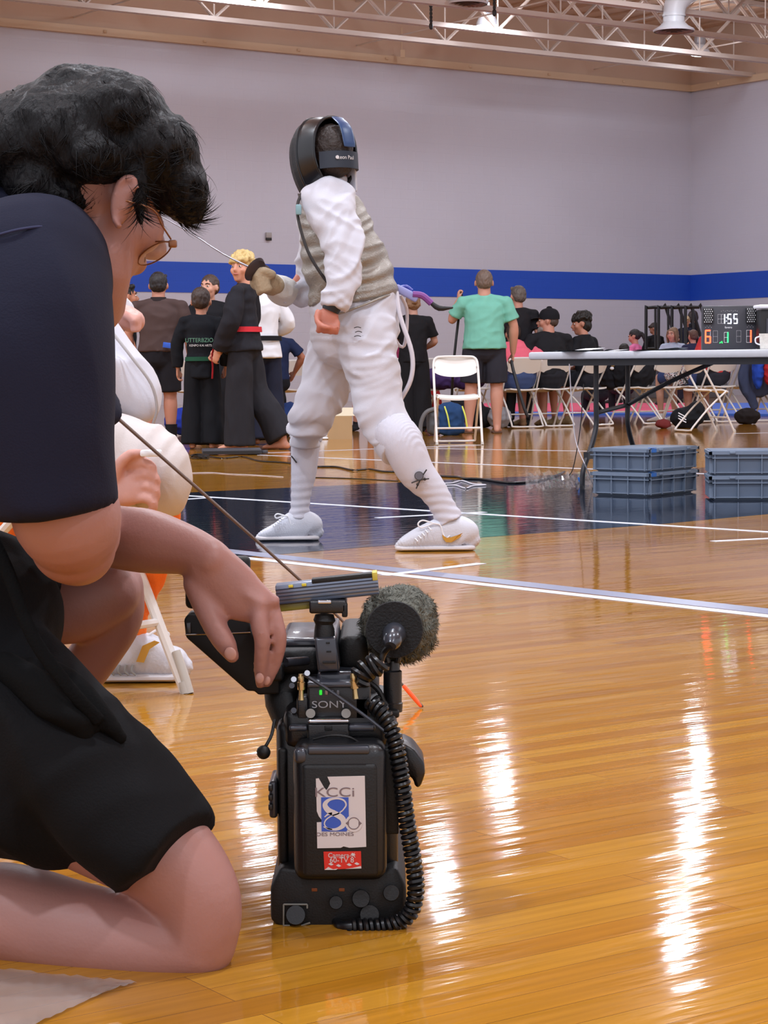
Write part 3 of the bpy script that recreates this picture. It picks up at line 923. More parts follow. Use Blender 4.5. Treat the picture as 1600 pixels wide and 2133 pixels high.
def hair_mesh(M, k, style, seed=1):
    g = Mesh(); rnd = random.Random(seed)
    g.ell((0, -.02*k, .036*k), (.081*k, .098*k, .09*k), nu=24, nv=16)
    if style in ('short', 'buzz'):
        g.ell((0, -.045*k, .0*k), (.075*k, .07*k, .066*k))
        if style == 'short':
            for i in range(14):
                a = rnd.uniform(-1, 1); g.ell((a*.06*k, (.03+.04*(1-a*a))*k, (.085+.01*rnd.random())*k), (.018*k, .02*k, .02*k), nu=10, nv=8)
    if style == 'mop':
        for i in range(70):
            a = rnd.uniform(-1, 1)*PI; e = rnd.uniform(-.1, 1)
            rr = .093
            x = math.sin(a)*rr*math.cos(e*1.2); y = -.02+math.cos(a)*rr*1.12*math.cos(e*1.2); z = .045+rr*math.sin(e*1.2)
            if y > .05 and z < .05: z = .05
            g.ell((x*k, y*k, z*k), (.022*k, .022*k, .02*k), nu=8, nv=6)
        g.ell((0, -.045*k, -.015*k), (.08*k, .07*k, .08*k))
    if style == 'bun':
        g.ell((0, -.045*k, 0), (.077*k, .074*k, .07*k)); g.ell((0, -.125*k, .03*k), (.035*k, .03*k, .035*k))
    if style == 'pony':
        g.ell((0, -.04*k, 0), (.077*k, .074*k, .07*k))
        g.loft([(0, -.1*k, .05*k), (0, -.145*k, 0), (0, -.14*k, -.09*k), (0, -.13*k, -.15*k)], [.02*k, .028*k, .022*k, .006*k], k=3)
    if style == 'long':
        g.ell((0, -.045*k, -.02*k), (.085*k, .075*k, .1*k))
        for s_ in (-1, 1): g.loft([(s_*.07*k, .03*k, .06*k), (s_*.085*k, .02*k, -.02*k), (s_*.08*k, .01*k, -.12*k)], [(.016*k, .03*k), (.02*k, .04*k), (.014*k, .03*k)], k=3)
    # keep the face clear
    g.xf(M)
    return g

def person(name_label, px, py, face, H, pose=None, w=1.0, skin_c='#c08a72', shirt=None, pants=None, shoes=None, hair=None,
           seat=None, head=(0, 0), facep=True, vox=.011, group=None, loc=None, belly=0.0, cat='person', child=False, brow='#3a281e'):
    """face: degrees, 0 = faces away from the camera, + turns to picture left; seat = height of what they sit on"""
    p = fl(px, py) if loc is None else V(loc)
    T = thing('person', name_label, cat, (p.x, p.y, p.z if loc is not None else 0), math.radians(face), group)
    k = H/1.75; J = dict(hipR=(.085, 0, .93), hipL=(-.085, 0, .93), knR=(.10, .02, .50), knL=(-.10, .02, .50), anR=(.11, -.02, .08), anL=(-.11, -.02, .08),
             pel=(0, 0, .96), chest=(0, .0, 1.28), neck=(0, -.015, 1.445), head=(0, .015, 1.588),
             shR=(.18*w**.6, -.01, 1.375), shL=(-.18*w**.6, -.01, 1.375), elR=(.222*w**.8, -.03, 1.13), elL=(-.222*w**.8, -.03, 1.13), wrR=(.24*w**.8, .05, .89), wrL=(-.24*w**.8, .05, .89),
             toeR=(.15, 1), toeL=(-.15, 1))
    dz = 0
    if seat is not None:
        dz = seat/k + .11 - .93
        for q in ('pel', 'chest', 'neck', 'head', 'shR', 'shL', 'elR', 'elL', 'wrR', 'wrL', 'hipR', 'hipL'):
            a = J[q]; J[q] = (a[0], a[1], a[2]+dz)
        hz = J['hipR'][2]
        J.update(knR=(.13, .42, hz+.0), knL=(-.13, .42, hz+.0), anR=(.14, .38, .08), anL=(-.14, .38, .08))
        J.update(wrR=(.15, .3, hz+.12), wrL=(-.15, .3, hz+.12), elR=(.23*w**.8, .05, hz+.24), elL=(-.23*w**.8, .05, hz+.24))
    ps = dict(pose or {})
    lean = ps.pop('lean', 0)               # lean forward, radians, about the pelvis
    J.update({a: b for a, b in ps.items() if isinstance(b, tuple) and a[:2] not in ('hn', 'hd')})
    if lean:
        R = Matrix.Rotation(-lean, 3, 'X'); o = V(J['pel'])
        for q in ('chest', 'neck', 'head', 'shR', 'shL'):
            J[q] = tuple(o + R @ (V(J[q])-o))
    J = {a: (V(b)*k if len(b) == 3 else V((b[0], b[1], 0))) for a, b in J.items()}
    hk = k*(1.12 if not child else 1.27)
    MH = Matrix.Translation(J['head']) @ Matrix.Rotation(math.radians(head[0]), 4, 'Z') @ Matrix.Rotation(math.radians(head[1]), 4, 'X')
    S = skin(skin_c)
    r = lambda x: x*k*(.5+.5*w)
    long_sl = shirt and shirt.get('sleeve') == 'long'
    b = Mesh(); add_head(b, MH, hk)
    b.cap(J['neck']-V((0, 0, .03*k)), J['head']-V((0, .015, .06))*k, r(.058), r(.054))
    b.loft([J['pel'], J['chest'], J['neck']], [(r(.13), r(.09)), (r(.145), r(.09)), (r(.055), r(.05))], side=(J['shR']-J['shL']), k=4, n=18)
    for s_ in 'RL':
        b.loft([J['sh'+s_], (J['sh'+s_]+J['el'+s_])/2, J['el'+s_]], [r(.05), r(.046), r(.038)], k=2)
        b.loft([J['el'+s_], J['el'+s_]*.7+J['wr'+s_]*.3, J['wr'+s_]], [r(.038), r(.042), r(.026)], k=3)
        d = (J['wr'+s_]-J['el'+s_]).normalized()
        hn = V(ps.get('hn'+s_, (1 if s_ == 'R' else -1, .2, .1)))
        add_hand(b, J['wr'+s_]+d*.012, ps.get('hd'+s_, d), hn, k, ps.get('curl', .55), -1 if s_ == 'R' else 1)
        b.loft([J['hip'+s_], (J['hip'+s_]+J['kn'+s_])/2, J['kn'+s_]], [r(.08), r(.075), r(.055)], k=2, n=16)
        cf = J['kn'+s_]*.7+J['an'+s_]*.3
        b.loft([J['kn'+s_], cf, J['an'+s_]*.75+J['kn'+s_]*.25, J['an'+s_]], [r(.052), r(.057), r(.04), r(.034)], k=3, n=16)
        add_foot(b, J['an'+s_], J['toe'+s_], k)
    if hair != 'bald' : pass
    b.fused('body', S, T, voxel=vox, smooth=2)
    if facep: face_parts(MH, hk, T, brow)
    if hair:
        st, hc = hair
        hm = hair_mesh(MH, hk, st, int(px))
        if st == 'cap':
            pass
        c = hm.fused('hair', mat('hair', hc, rough=.55, bump=.6, bscale=90, stretch=(1, 1, .35), var=.3, vscale=60), T, voxel=vox*.8, smooth=2, disp=folds(.006, (45, 45, 22)))
    if pants:
        kind = pants['kind']; c = cloth(pants['c'], var=.08)
        g = Mesh(); e = {'shorts': .02, 'long': .018, 'wide': .045, 'kn': .02}[kind]
        g.loft([J['pel']+V((0, 0, .07*k)), J['pel'], (J['hipR']+J['hipL'])/2-V((0, 0, .05*k if seat is None else 0))],
               [(r(.158+belly*.5), r(.118+belly)), (r(.172+belly*.3), r(.128+belly*.6)), (r(.165), r(.12))], side=(J['hipR']-J['hipL']), n=20, k=2)
        for s_ in 'RL':
            h, kn, an = J['hip'+s_], J['kn'+s_], J['an'+s_]
            if kind == 'shorts':
                end = h*.08+kn*.92 if not pants.get('low') else kn*1.0+ (an-kn)*.06
                g.loft([h, (h+kn)/2, end], [r(.092), r(.098), r(.098)], k=3, n=18, caps='rf')
            elif kind == 'wide':
                end = an+V((0, 0, -.03*k))
                g.loft([h, (h+kn)/2, kn, (kn+an)/2, end], [r(.095), r(.108), r(.112), r(.12), r(.13)], k=3, n=20, caps='rf')
            else:
                g.loft([h, (h+kn)/2, kn, (kn+an)/2, an+V((0, 0, .0))], [r(.092), r(.09), r(.075), r(.068), r(.058)], k=3, n=18, caps='rf')
        g.fused('trousers' if kind != 'shorts' else 'shorts', c, T, voxel=vox, smooth=2, disp=folds(.008*k, (9, 9, 3), .003, (20, 20, 9), px))
    if shirt:
        c = cloth(shirt['c'], var=.06); g = Mesh()
        hem = shirt.get('hem', -.06)
        bot = J['pel']+V((0, 0, hem*k))
        if seat is not None: bot = J['pel']+V((0, 0, .0))
        sd = (J['shR']-J['shL'])
        pc = J['chest']; nk = J['neck']
        bl = belly
        wide = shirt.get('flare', 0)
        g.loft([bot, J['pel']*.6+pc*.4, pc, pc*.35+(J['shR']+J['shL'])/2*.65, (J['shR']+J['shL'])/2+V((0, 0, .025*k)), nk+V((0, 0, .01*k))],
               [(r(.172+bl*.4+wide), r(.128+bl+wide)), (r(.160+bl*.4), r(.122+bl)), (r(.172), r(.122)), (r(.166), r(.108)), (r(.120), r(.082)), (r(.068), r(.064))], side=sd, n=24, k=4, caps='ff')
        for s_ in 'RL':
            sh, el, wr = J['sh'+s_], J['el'+s_], J['wr'+s_]
            g.ell(sh, (r(.058), r(.058), r(.058))); g.cap(nk-V((0, 0, .03*k)), sh+V((0, 0, .012*k)), r(.055), r(.044))
            if long_sl:
                e = shirt.get('loose', .012)
                g.loft([sh, (sh+el)/2, el, (el+wr)/2, wr], [r(.054), r(.052+e), r(.05+e), r(.046+e), r(.04+e)], k=3, n=16, caps='rf')
            else:
                g.loft([sh, (sh+el)/2, sh*.25+el*.75], [r(.056), r(.062), r(.068)], k=3, n=16, caps='rf')
        g.fused('shirt', c, T, voxel=vox, smooth=2, disp=folds(.007*k, (6, 6, 9), .003, (18, 18, 18), px*.3))
        if shirt.get('collar'):
            Mesh().loft([nk+V((0, 0, -.01*k)), nk+V((0, 0, .03*k))], [(r(.07), r(.067)), (r(.063), r(.062))], n=20, caps='oo').obj('collar', cloth(shirt['collar']), T)
    if shoes:
        for s_ in 'RL':
            g = Mesh(); add_foot(g, J['an'+s_], J['toe'+s_], k*1.08, True)
            g.fused('shoe', cloth(shoes), T, voxel=vox*.8, smooth=1)
    T['_J'] = 0; del T['_J']
    return T, J, MH, hk
# ---------------------------------------------------------------- the people at the back
# the group at left
person('black-haired boy in profile, mostly hidden behind the boy in the brown shirt', 265, 917, -62, 1.56, dict(), .9, '#b5785c',
       shirt=dict(c='#17181d'), pants=dict(kind='shorts', c='#15161a'), shoes='#1a1a1e', hair=('short', '#0f0e10'), head=(-8, 4), child=True)
T, J, MH, hk = person('heavy boy with his back to us in a brown shirt and black shorts', 335, 927, 0, 1.62,
       dict(elR=(.30, .0, 1.10), elL=(-.31, .0, 1.10), wrR=(.31, .02, .86), wrL=(-.29, .08, .88), hnR=(1, .2, 0), hnL=(-1, .2, 0)), 1.45, '#b9806a',
       shirt=dict(c='#4b3b39', hem=-.03, flare=.01, collar='#2c2426'), pants=dict(kind='shorts', c='#1b1a20'), shoes='#17171a', hair=('short', '#1d191c'), facep=False)
g = Mesh().loft([V(J['anR'])+V((0, 0, -.02)), V(J['anR'])+V((0, 0, .12))], [.05, .056], n=14, caps='oo'); g.obj('sock', cloth('#1b1a1f'), T)
g = Mesh().loft([V(J['anL'])+V((0, 0, -.02)), V(J['anL'])+V((0, 0, .12))], [.05, .056], n=14, caps='oo'); g.obj('sock', cloth('#1b1a1f'), T)
Mesh().bbox((.13, -.178, .915), (.155, .012, .05), .004, Matrix.Rotation(.14, 3, 'Y')).obj('blue_waist_tag', cloth('#3a5fc0'), T)
person('girl with tied brown hair in a black uniform, facing us behind the small boy', 441, 915, 172, 1.66, dict(elR=(.27, .12, 1.16), elL=(-.27, .12, 1.16), wrR=(.05, .26, 1.22), wrL=(-.12, .22, 1.17)), .95, '#cf9b85',
       shirt=dict(c='#17171c', sleeve='long', loose=.02), pants=dict(kind='wide', c='#15151a'), hair=('bun', '#4a3a33'), head=(-18, 2))
GT = COL.objects[-1] if False else None
T, J, MH, hk = person('small boy with his back to us in a black uniform with green lettering', 423, 935, -4, 1.42,
       dict(elR=(.27, .0, 1.12), elL=(-.27, .02, 1.12), wrR=(.25, .06, .9), wrL=(-.27, .04, .88)), 1.05, '#c28a72',
       shirt=dict(c='#11141b', sleeve='long', hem=-.2, loose=.02), pants=dict(kind='wide', c='#0e1016'), hair=('buzz', '#3a2c27'), facep=False, child=True)
M_grn_l = mat('green_print', '#5c8f78', rough=.7); M_wht_l = mat('white_print', '#cfcfd2', rough=.7)
k = 1.42/1.75
text('UTTERBZIO', 'back_lettering', .052, M_grn_l, T, (.0, -.157*k, 1.17*k), ext=.001, width=.9)
text('KENPO KAI ARTS', 'back_lettering', .027, M_wht_l, T, (.01, -.152*k, 1.115*k), ext=.001, width=.95)
Mesh().loft([(0, 0, .95*k), (0, 0, .995*k)], [(.185*k, .148*k), (.18*k, .146*k)], n=24, caps='oo').obj('belt', cloth('#1c4a37'), T)
T, J, MH, hk = person('tall blond boy in black uniform and red belt, looking at us', 512, 937, 74, 1.72,
       dict(chest=(0, .03, 1.28), elL=(-.26, .03, 1.12), wrL=(-.2, .16, .88), elR=(.25, .04, 1.12), wrR=(.12, .26, .88), anR=(.12, -.30, .13), knR=(.11, -.06, .5), anL=(-.1, .02, .07)), 1.12, '#cc9179',
       shirt=dict(c='#1f1f26', sleeve='long', hem=-.1, loose=.03, flare=.03), pants=dict(kind='wide', c='#232329'), hair=('mop', '#c9ae74'), head=(78, 4), brow='#8a6a40')
Mesh().loft([(0, 0, 1.015), (0, .0, 1.06)], [(.19, .15), (.186, .147)], n=24, caps='oo').obj('belt', cloth('#c8303c'), T)
Mesh().loft([(-.05, .17, 1.02), (-.08, .26, .86), (-.06, .27, .72), (-.05, .28, .62)], [(.018, .005), (.018, .005), (.02, .005), (.02, .005)], k=3).obj('belt_end', cloth('#c8303c'), T)
person('dark-haired person in white jacket, black belt and navy trousers behind the blond boy', 549, 926, 30, 1.68,
       dict(elR=(.28, .0, 1.15), elL=(-.27, .1, 1.14), wrL=(-.2, .25, 1.1), wrR=(.2, .25, 1.05)), 1.0, '#8a5f4c',
       shirt=dict(c='#dfe1e8', sleeve='long', hem=-.13, loose=.02, flare=.03), pants=dict(kind='wide', c='#1d2133'), hair=('short', '#33231f'), facep=False)
t = [o for o in bpy.data.objects if o.get('label', '').startswith('dark-haired person in white')][0]
Mesh().loft([(0, 0, .955), (0, .0, 1.0)], [(.19, .15), (.186, .147)], n=24, caps='oo').obj('belt', cloth('#14151b'), t)
person('sitter in a navy t-shirt, only an arm showing right of the white jacket', 573, 905, 14, 1.66, dict(elR=(.32, .0, .86), wrR=(.26, .12, .70)), 1.05, '#a86e56',
       shirt=dict(c='#1c2747'), pants=dict(kind='long', c='#191a20'), shoes='#1a1a1c', hair=('short', '#241a18'), seat=.44, facep=False)
# woman in black behind the fencer
T, J, MH, hk = person('woman with light brown updo in a black dress, back to us, orange strap in hand', 862, 899, 10, 1.53,
       dict(elR=(.28, .02, 1.12), wrR=(.2, .2, 1.04), elL=(-.2, .12, 1.12), wrL=(-.05, .26, 1.1)), 1.15, '#b98a78',
       shirt=dict(c='#18171b', hem=-.1), pants=dict(kind='wide', c='#17161a'), shoes='#202024', hair=('bun', '#8d6b50'), facep=False)
Mesh().bbox((.2, .26, 1.04), (.09, .02, .035), .006, Matrix.Rotation(-.3, 3, 'Y')).obj('orange_strap', mat('safety_orange', '#ff6a2a', rough=.5), T)
# green t-shirt man
T, J, MH, hk = person('big man in a green t-shirt and dark shorts, back to us, holding two black canes', 1010, 902, 2, 1.745,
       dict(elL=(-.335, .07, 1.205), wrL=(-.265, .14, 1.40), hdL=(0, .3, .6), hnL=(-1, 0, .2), elR=(.315, .0, 1.13), wrR=(.31, .06, .86), hnR=(1, 0, 0), curl=.9,
            hipR=(.11, 0, .93), hipL=(-.11, 0, .93), knR=(.13, .02, .50), knL=(-.14, .02, .50), anR=(.13, -.02, .07), anL=(-.17, .0, .07)), 1.5, '#bd8873',
       shirt=dict(c='#72b5a3', hem=-.07, flare=.01), pants=dict(kind='shorts', c='#2a2a33'), hair=('buzz', '#6b5a50'), belly=.02, facep=False)
for s_ in 'RL':
    A = V(J['an'+s_]); Mesh().bbox((A.x, A.y+.06, .008), (.1, .27, .018), .008).obj('sandal', cloth('#5d4233'), T)
def cane(lab, pts, r, hand=None):
    g = Mesh().tube(pts, r, n=10, k=2); o = g.obj('cane', M_blk); tag(o, lab, 'cane'); return o
Yg = fl(1010, 902).y
cane('thin black pole gripped in the green-shirt man\'s raised hand', [at(962, 613, Yg+.16), at(957, 650, Yg+.15), at(945, 755, Yg+.1), at(941, 835, Yg+.3)], .014)
o = cane('black cane in the green-shirt man\'s lowered hand', [at(1066, 752, Yg+.05), at(1069, 770, Yg+.0), at(1092, 850, Yg-.1), at(1100, 868, Yg-.1)], .017)
person('grey-haired man in a black t-shirt standing behind the green shirt', 1080, 889, 6, 1.66, dict(), 1.15, '#b98370',
       shirt=dict(c='#1c1b20'), pants=dict(kind='long', c='#1d1d22'), shoes='#222', hair=('short', '#5d544f'), facep=False, head=(18, 0))
def chair_spot(i, back=0.0):
    c = CHAIRS[i]; return (c.location.x, c.location.y, 0), math.degrees(c.rotation_euler.z)
def sitter(lab, i, H, pose, w, sk, shirt, pants, shoes, hair, head=(0, 0), turn=0, **kw):
    loc, a = chair_spot(i)
    d = V((math.sin(math.radians(a)), -math.cos(math.radians(a)), 0))*(.03)
    return person(lab, 1000+i*7, 890, a+turn, H, pose, w, sk, shirt=shirt, pants=pants, shoes=shoes, hair=hair, head=head, seat=.45, loc=(loc[0]+d.x, loc[1]+d.y, 0), **kw)
sitter('person in a coral pink shirt bent forward on a chair beside the man in green', 4, 1.62, dict(lean=.55), 1.35, '#b07a66',
       dict(c='#e0687c'), dict(kind='shorts', c='#3b4a72'), '#8d6d50', ('short', '#3a2a24'), turn=-4, facep=False)
T, J, MH, hk = sitter('bearded man in a black mesh cap and black t-shirt, seated, in profile', 5, 1.76, dict(lean=.06), 1.5, '#b9806c',
       dict(c='#1b1c21'), dict(kind='shorts', c='#22232a'), '#8b7a5c', ('buzz', '#4a3a34'), head=(58, 0))
g = Mesh().loft([(0, -.02, .02), (0, -.02, .07), (0, -.02, .115), (0, -.02, .135)], [(.09, .106), (.089, .104), (.065, .078), (.02, .03)], side=(1, 0, 0), n=24, k=3, caps='fr')
g.xf(MH @ Matrix.Scale(hk, 4)).obj('cap', cloth('#15161c'), T)
g = Mesh().loft([(0, .07, .035), (0, .13, .03), (0, .165, .02)], [(.075, .006), (.07, .006), (.045, .005)], side=(1, 0, 0), n=18, k=3)
g.xf(MH @ Matrix.Scale(hk, 4)).obj('cap_brim', cloth('#15161c'), T)
g = Mesh().ell((0, .045, -.075), (.052, .05, .045)).ell((0, .075, -.095), (.03, .03, .04))
g.xf(MH @ Matrix.Scale(hk, 4)); g.fused('beard', mat('grey_beard', '#8f8580', rough=.8, bump=.6, bscale=200), T, voxel=.009)
sitter('young man with wavy black hair and black t-shirt, seated, in profile', 6, 1.70, dict(lean=.12), 1.05, '#b57c66',
       dict(c='#17191f'), dict(kind='shorts', c='#20222a'), '#8b7a5c', ('mop', '#14110f'), head=(42, -6), turn=6)
# far row of people by the bleachers
FY = 37.0
def far(lab, px, py_head, Y, H, face, seat, **kw):
    hz = at(px, py_head, Y).z; p = at(px, py_head, Y)
    head_h = (seat + .11 - .93*H/1.75*0)  # seat top to the head is worked out below
    k = H/1.75; z_head = (1.635-.93)*k + seat + .11*k
    return person(lab, px, 850, face, H, kw.pop('pose', {}), kw.pop('w', 1.0), kw.pop('sk', '#c48d78'), seat=seat, loc=(p.x, p.y, hz-z_head), vox=.014, **kw)
far('woman in a pink t-shirt with dark ponytail beyond the table', 1323, 696, 36, 1.62, 62, .45, shirt=dict(c='#e07aa8'), pants=dict(kind='long', c='#2a2a33'), shoes='#333', hair=('pony', '#1d1718'), head=(10, -18))
far('boy in a black hoodie hunched behind the left end of the railing', 1364, 681, 42.2, 1.6, 30, .45, shirt=dict(c='#15151a', sleeve='long', loose=.02), pants=dict(kind='long', c='#17171b'), shoes='#222', hair=('short', '#2c1e1b'), head=(40, -30), sk='#9c6a58')
far('woman with long brown hair and dark glasses in a pale top', 1402, 692, 35, 1.64, 160, .45, shirt=dict(c='#aebbd0', sleeve='long'), pants=dict(kind='long', c='#3c3f4c'), shoes='#333', hair=('long', '#7d6048'), head=(-20, 0))
t = bpy.data.objects[[o.name for o in bpy.data.objects if o.get('label', '').startswith('woman with long brown')][0]]
far('fair-haired boy in a dark t-shirt looking down behind the railing', 1430, 666, 42.4, 1.5, 150, .45, shirt=dict(c='#1d2032'), pants=dict(kind='long', c='#22242e'), shoes='#222', hair=('short', '#c0a580'), head=(20, -25))
far('brown-haired child in a navy shirt, back to us, left of the scoreboard', 1444, 696, 33, 1.4, 10, .45, shirt=dict(c='#2b2f4a'), pants=dict(kind='long', c='#22242e'), shoes='#222', hair=('short', '#5c4034'), head=(10, 0), facep=False)
far('dark-haired person leaning at the top of the railing beside the scoreboard', 1444, 655, 43.0, 1.6, 60, .45, shirt=dict(c='#1b1a20'), pants=dict(kind='long', c='#1b1a20'), shoes='#222', hair=('long', '#2c201d'), head=(0, -10), sk='#c79a8c')
far('person with cropped dark hair whose crown shows left of the woman in pink', 1300, 726, 33, 1.6, 5, .3, shirt=dict(c='#1d1e24'), pants=dict(kind='long', c='#1b1c22'), shoes='#222', hair=('buzz', '#17130f'), facep=False, sk='#7a5140')
far('person whose dark crown just shows above the table left of the cropped head', 1246, 733, 31, 1.6, 5, .3, shirt=dict(c='#15161b', sleeve='long'), pants=dict(kind='long', c='#1b1c22'), shoes='#222', hair=('short', '#1b1512'), facep=False)
# people seen only under the table
sitter('person in a red shirt, back to us, on the chair nearest the navy jacket', 10, 1.72, dict(lean=.1), 1.15, '#c08a78',
       dict(c='#c23a3c'), dict(kind='shorts', c='#2a2c36'), '#3a3a40', ('short', '#3a2a24'), facep=False)
sitter('person in shorts on the chair behind the patterned bag, bare legs', 9, 1.6, dict(lean=1.25), 1.0, '#c99a86',
       dict(c='#cfd3e2'), dict(kind='shorts', c='#3c4a78'), '#d8d8da', ('short', '#5a4436'), facep=False)

# ---------------------------------------------------------------- bags, clothes, boxes
def lump(name, lab, cat, c, parts, m, vox=.012, amp=.012, group=None, seed=0):
    t = thing(name, lab, cat, c, 0, group)
    g = Mesh()
    for q in parts: g.ell(*q)
    g.fused('bag_body' if 'bag' in cat or 'pack' in cat else 'cloth_body', m, t, voxel=vox, smooth=3, disp=folds(amp, (10, 10, 10), amp*.4, (26, 26, 26), seed))
    return t
p = fl(858, 893)
t = lump('gym_bag', 'purple gym bag on the floor between the fencer and the backpack', 'bag', p, [((-.06, 0, .17), (.18, .16, .17)), ((.1, -.02, .13), (.2, .15, .13)), ((-.12, 0, .26), (.1, .1, .1))], cloth('#6a3fc0'))
for i, (x, z) in enumerate(((.12, .1), (-.02, .06))):
    Mesh().tube([(x-.02, -.17, z-.02), (x+.02, -.175, z-.02), (x+.02, -.175, z+.03), (x-.02, -.17, z+.03), (x-.02, -.17, z-.02)], .004).obj('buckle', M_paper, t)
Mesh().tube([(.0, -.14, .22), (.14, -.18, .16), (.2, -.16, .03)], .012, k=4).obj('strap', cloth('#4a2c90'), t)
p = fl(928, 907)
t = thing('backpack', 'navy and grey backpack with yellow piping behind the nearest chair', 'backpack', p)
g = Mesh().bbox((.06, 0, .15), (.28, .2, .3), .07, None, 4).ell((.05, 0, .26), (.14, .1, .08)); g.fused('bag_body', cloth('#22406b'), t, voxel=.012, disp=folds(.012, (10, 10, 10), .004, (26, 26, 26)))
g = Mesh().bbox((-.11, .02, .14), (.16, .2, .27), .06, None, 4); g.fused('side_pocket', cloth('#55565a'), t, voxel=.012, disp=folds(.01, (10, 10, 10)))
for x in (-.01, .17): Mesh().tube([(x, -.1, .30), (x+.03, -.125, .2), (x+.05, -.12, .08)], .008, k=4).obj('yellow_piping', mat('lime_piping', '#d6e05a', rough=.5), t)
Mesh().tube([(-.1, -.06, .28), (-.2, -.1, .24), (-.25, -.1, .14), (-.26, -.1, .03)], .022, k=4).obj('strap', cloth('#6b6b6d'), t)
p = fl(596, 908)
t = lump('duffel_bag', 'navy duffel bag on the floor behind the blond boy', 'bag', p, [((0, 0, .16), (.24, .16, .16)), ((.05, 0, .25), (.12, .12, .1)), ((-.2, 0, .12), (.12, .12, .12))], cloth('#1d3263'))
p = fl(570, 903)
t = lump('black_backpack', 'tall black backpack standing beside the navy duffel bag', 'backpack', p+V((0, .3, 0)), [((0, 0, .30), (.13, .12, .30)), ((0, 0, .5), (.1, .1, .14))], cloth('#17181c'))
p = fl(385, 910)
t = lump('duffel_bag', 'royal blue bag on the floor behind the bare legs at left', 'bag', p+V((0, .4, 0)), [((0, 0, .15), (.26, .16, .15)), ((.24, 0, .12), (.2, .14, .12))], cloth('#2338a0'))
# cardboard box
M_card = mat('cardboard', '#b29670', rough=.85, var=.05); M_card2 = mat('cardboard_inside', '#d6cbb2', rough=.9)
p = fl(704, 914)
t = thing('cardboard_box', 'open cardboard box on the floor between the fencer\'s legs', 'box', p, .05)
a, b_, h = .27, .3, .23; th = .005
g = Mesh()
for c, d in (((0, -b_/2, h/2), (a, th, h)), ((0, b_/2, h/2), (a, th, h)), ((-a/2, 0, h/2), (th, b_, h)), ((a/2, 0, h/2), (th, b_, h)), ((0, 0, th/2), (a, b_, th))): g.box(c, d)
g.obj('box_body', M_card, t, smooth=False)
g = Mesh().prism([(-a/2, -b_/2, h), (a/2, -b_/2, h), (a/2+.05, -b_/2-.0, h-.0), (a/2+.02, -b_/2+.13, h+.075), (-a/2+.02, -b_/2+.13, h+.075), (-a/2-.02, -b_/2, h)], (0, .004, .004))
g.obj('box_flap', M_card2, t, smooth=False)
Mesh().prism([(-a/2, -b_/2, h), (-a/2-.05, -b_/2+.05, h-.02), (-a/2-.05, b_/2, h-.02), (-a/2, b_/2, h)], (0, 0, .004)).obj('box_flap', M_card, t, smooth=False)
# the black sneakers and shins right of the box: a seated person behind the fencer
person('person seated behind the fencer, only shins and black canvas sneakers showing', 755, 935, 180, 1.6, dict(anR=(.09, .02, .08), anL=(-.09, .02, .08), knR=(.08, .08, .5), knL=(-.08, .08, .5), lean=.4), .9, '#bd8573',
       shirt=dict(c='#1c1b20'), pants=dict(kind='shorts', c='#1b1b20'), shoes='#17171b', hair=('short', '#2a201c'), seat=.44, facep=False, loc=tuple(fl(757, 897)))
# shoes lying about
def sneaker(lab, p, rz, c, name='sneaker', group=None):
    t = thing(name, lab, 'shoe', p, rz, group)
    g = Mesh(); add_foot(g, (0, 0, .075), (0, 1), 1.0, True); g.fused('upper', cloth(c), t, voxel=.009)
    s_ = Mesh().loft([(0, -.07, .012), (0, .02, .012), (0, .12, .012), (0, .2, .012)], [(.036, .012), (.042, .012), (.05, .012), (.038, .012)], side=(1, 0, 0), k=3); s_.obj('sole', M_paper, t)
    return t
sneaker('white sneaker lying against the cardboard box', fl(673, 915), .3, '#cfcfd0')
# white cloth bag on the chair seat
loc, a = chair_spot(1)
t = lump('cloth_bag', 'pale canvas bag slumped on a chair seat', 'bag', (loc[0], loc[1], .45), [((0, 0, .05), (.19, .15, .055)), ((-.08, 0, .08), (.1, .1, .05))], cloth('#d8d4c8'), amp=.016)
# things behind the chairs
p = fl(925, 890)
lump('purple_bag', 'dark purple bag on the chairs behind the nearest empty chair', 'bag', V((p.x, p.y, .45)), [((0, .1, .12), (.3, .14, .13)), ((.3, .1, .1), (.2, .12, .12))], cloth('#463063'))
p = fl(893, 889)
lump('red_bag', 'small red bag behind the chair with the pale cloth bag', 'bag', V((p.x+.02, p.y+.45, 0)), [((0, 0, .28), (.15, .1, .29))], cloth('#a8262b'))
loc, a = chair_spot(2)
t = lump('maroon_coat', 'maroon coat heaped on the chair behind the fencer\'s thigh', 'coat', V((loc[0]+.02, loc[1]+.05, .45)), [((0, 0, .2), (.15, .14, .21)), ((-.04, .08, .36), (.12, .1, .16))], cloth('#7c2347'), amp=.02)
p = fl(955, 893)
lump('black_bag', 'black bag on the floor behind the legs of the nearest chair', 'bag', p+V((.1, .3, 0)), [((0, 0, .18), (.24, .16, .18)), ((.2, 0, .12), (.14, .12, .12))], cloth('#1d1d22'))
p = fl(1044, 893)
lump('grey_bag', 'grey and white bag between the green-shirt man\'s feet and the chairs', 'bag', p+V((0, .3, 0)), [((0, 0, .12), (.14, .12, .13))], cloth('#8f8f95'))
loc, a = chair_spot(7)
t = lump('black_coat', 'black coat heaped on the chair behind the far table leg', 'coat', (loc[0], loc[1], .45), [((.06, -.02, .17), (.19, .17, .2)), ((-.12, .1, .16), (.17, .14, .18))], cloth('#17181d'), amp=.016)
p = fl(1293, 884)
t = lump('black_backpack', 'black backpack with a fluffy keyring in front of the chair row', 'backpack', V((p.x-.12, p.y+.1, .45)), [((0, 0, .2), (.17, .13, .24)), ((0, 0, .33), (.12, .1, .12))], cloth('#1b1d24'))
Mesh().ell((.02, -.16, .28), (.03, .03, .045)).obj('keyring_fluff', cloth('#a98a55'), t)
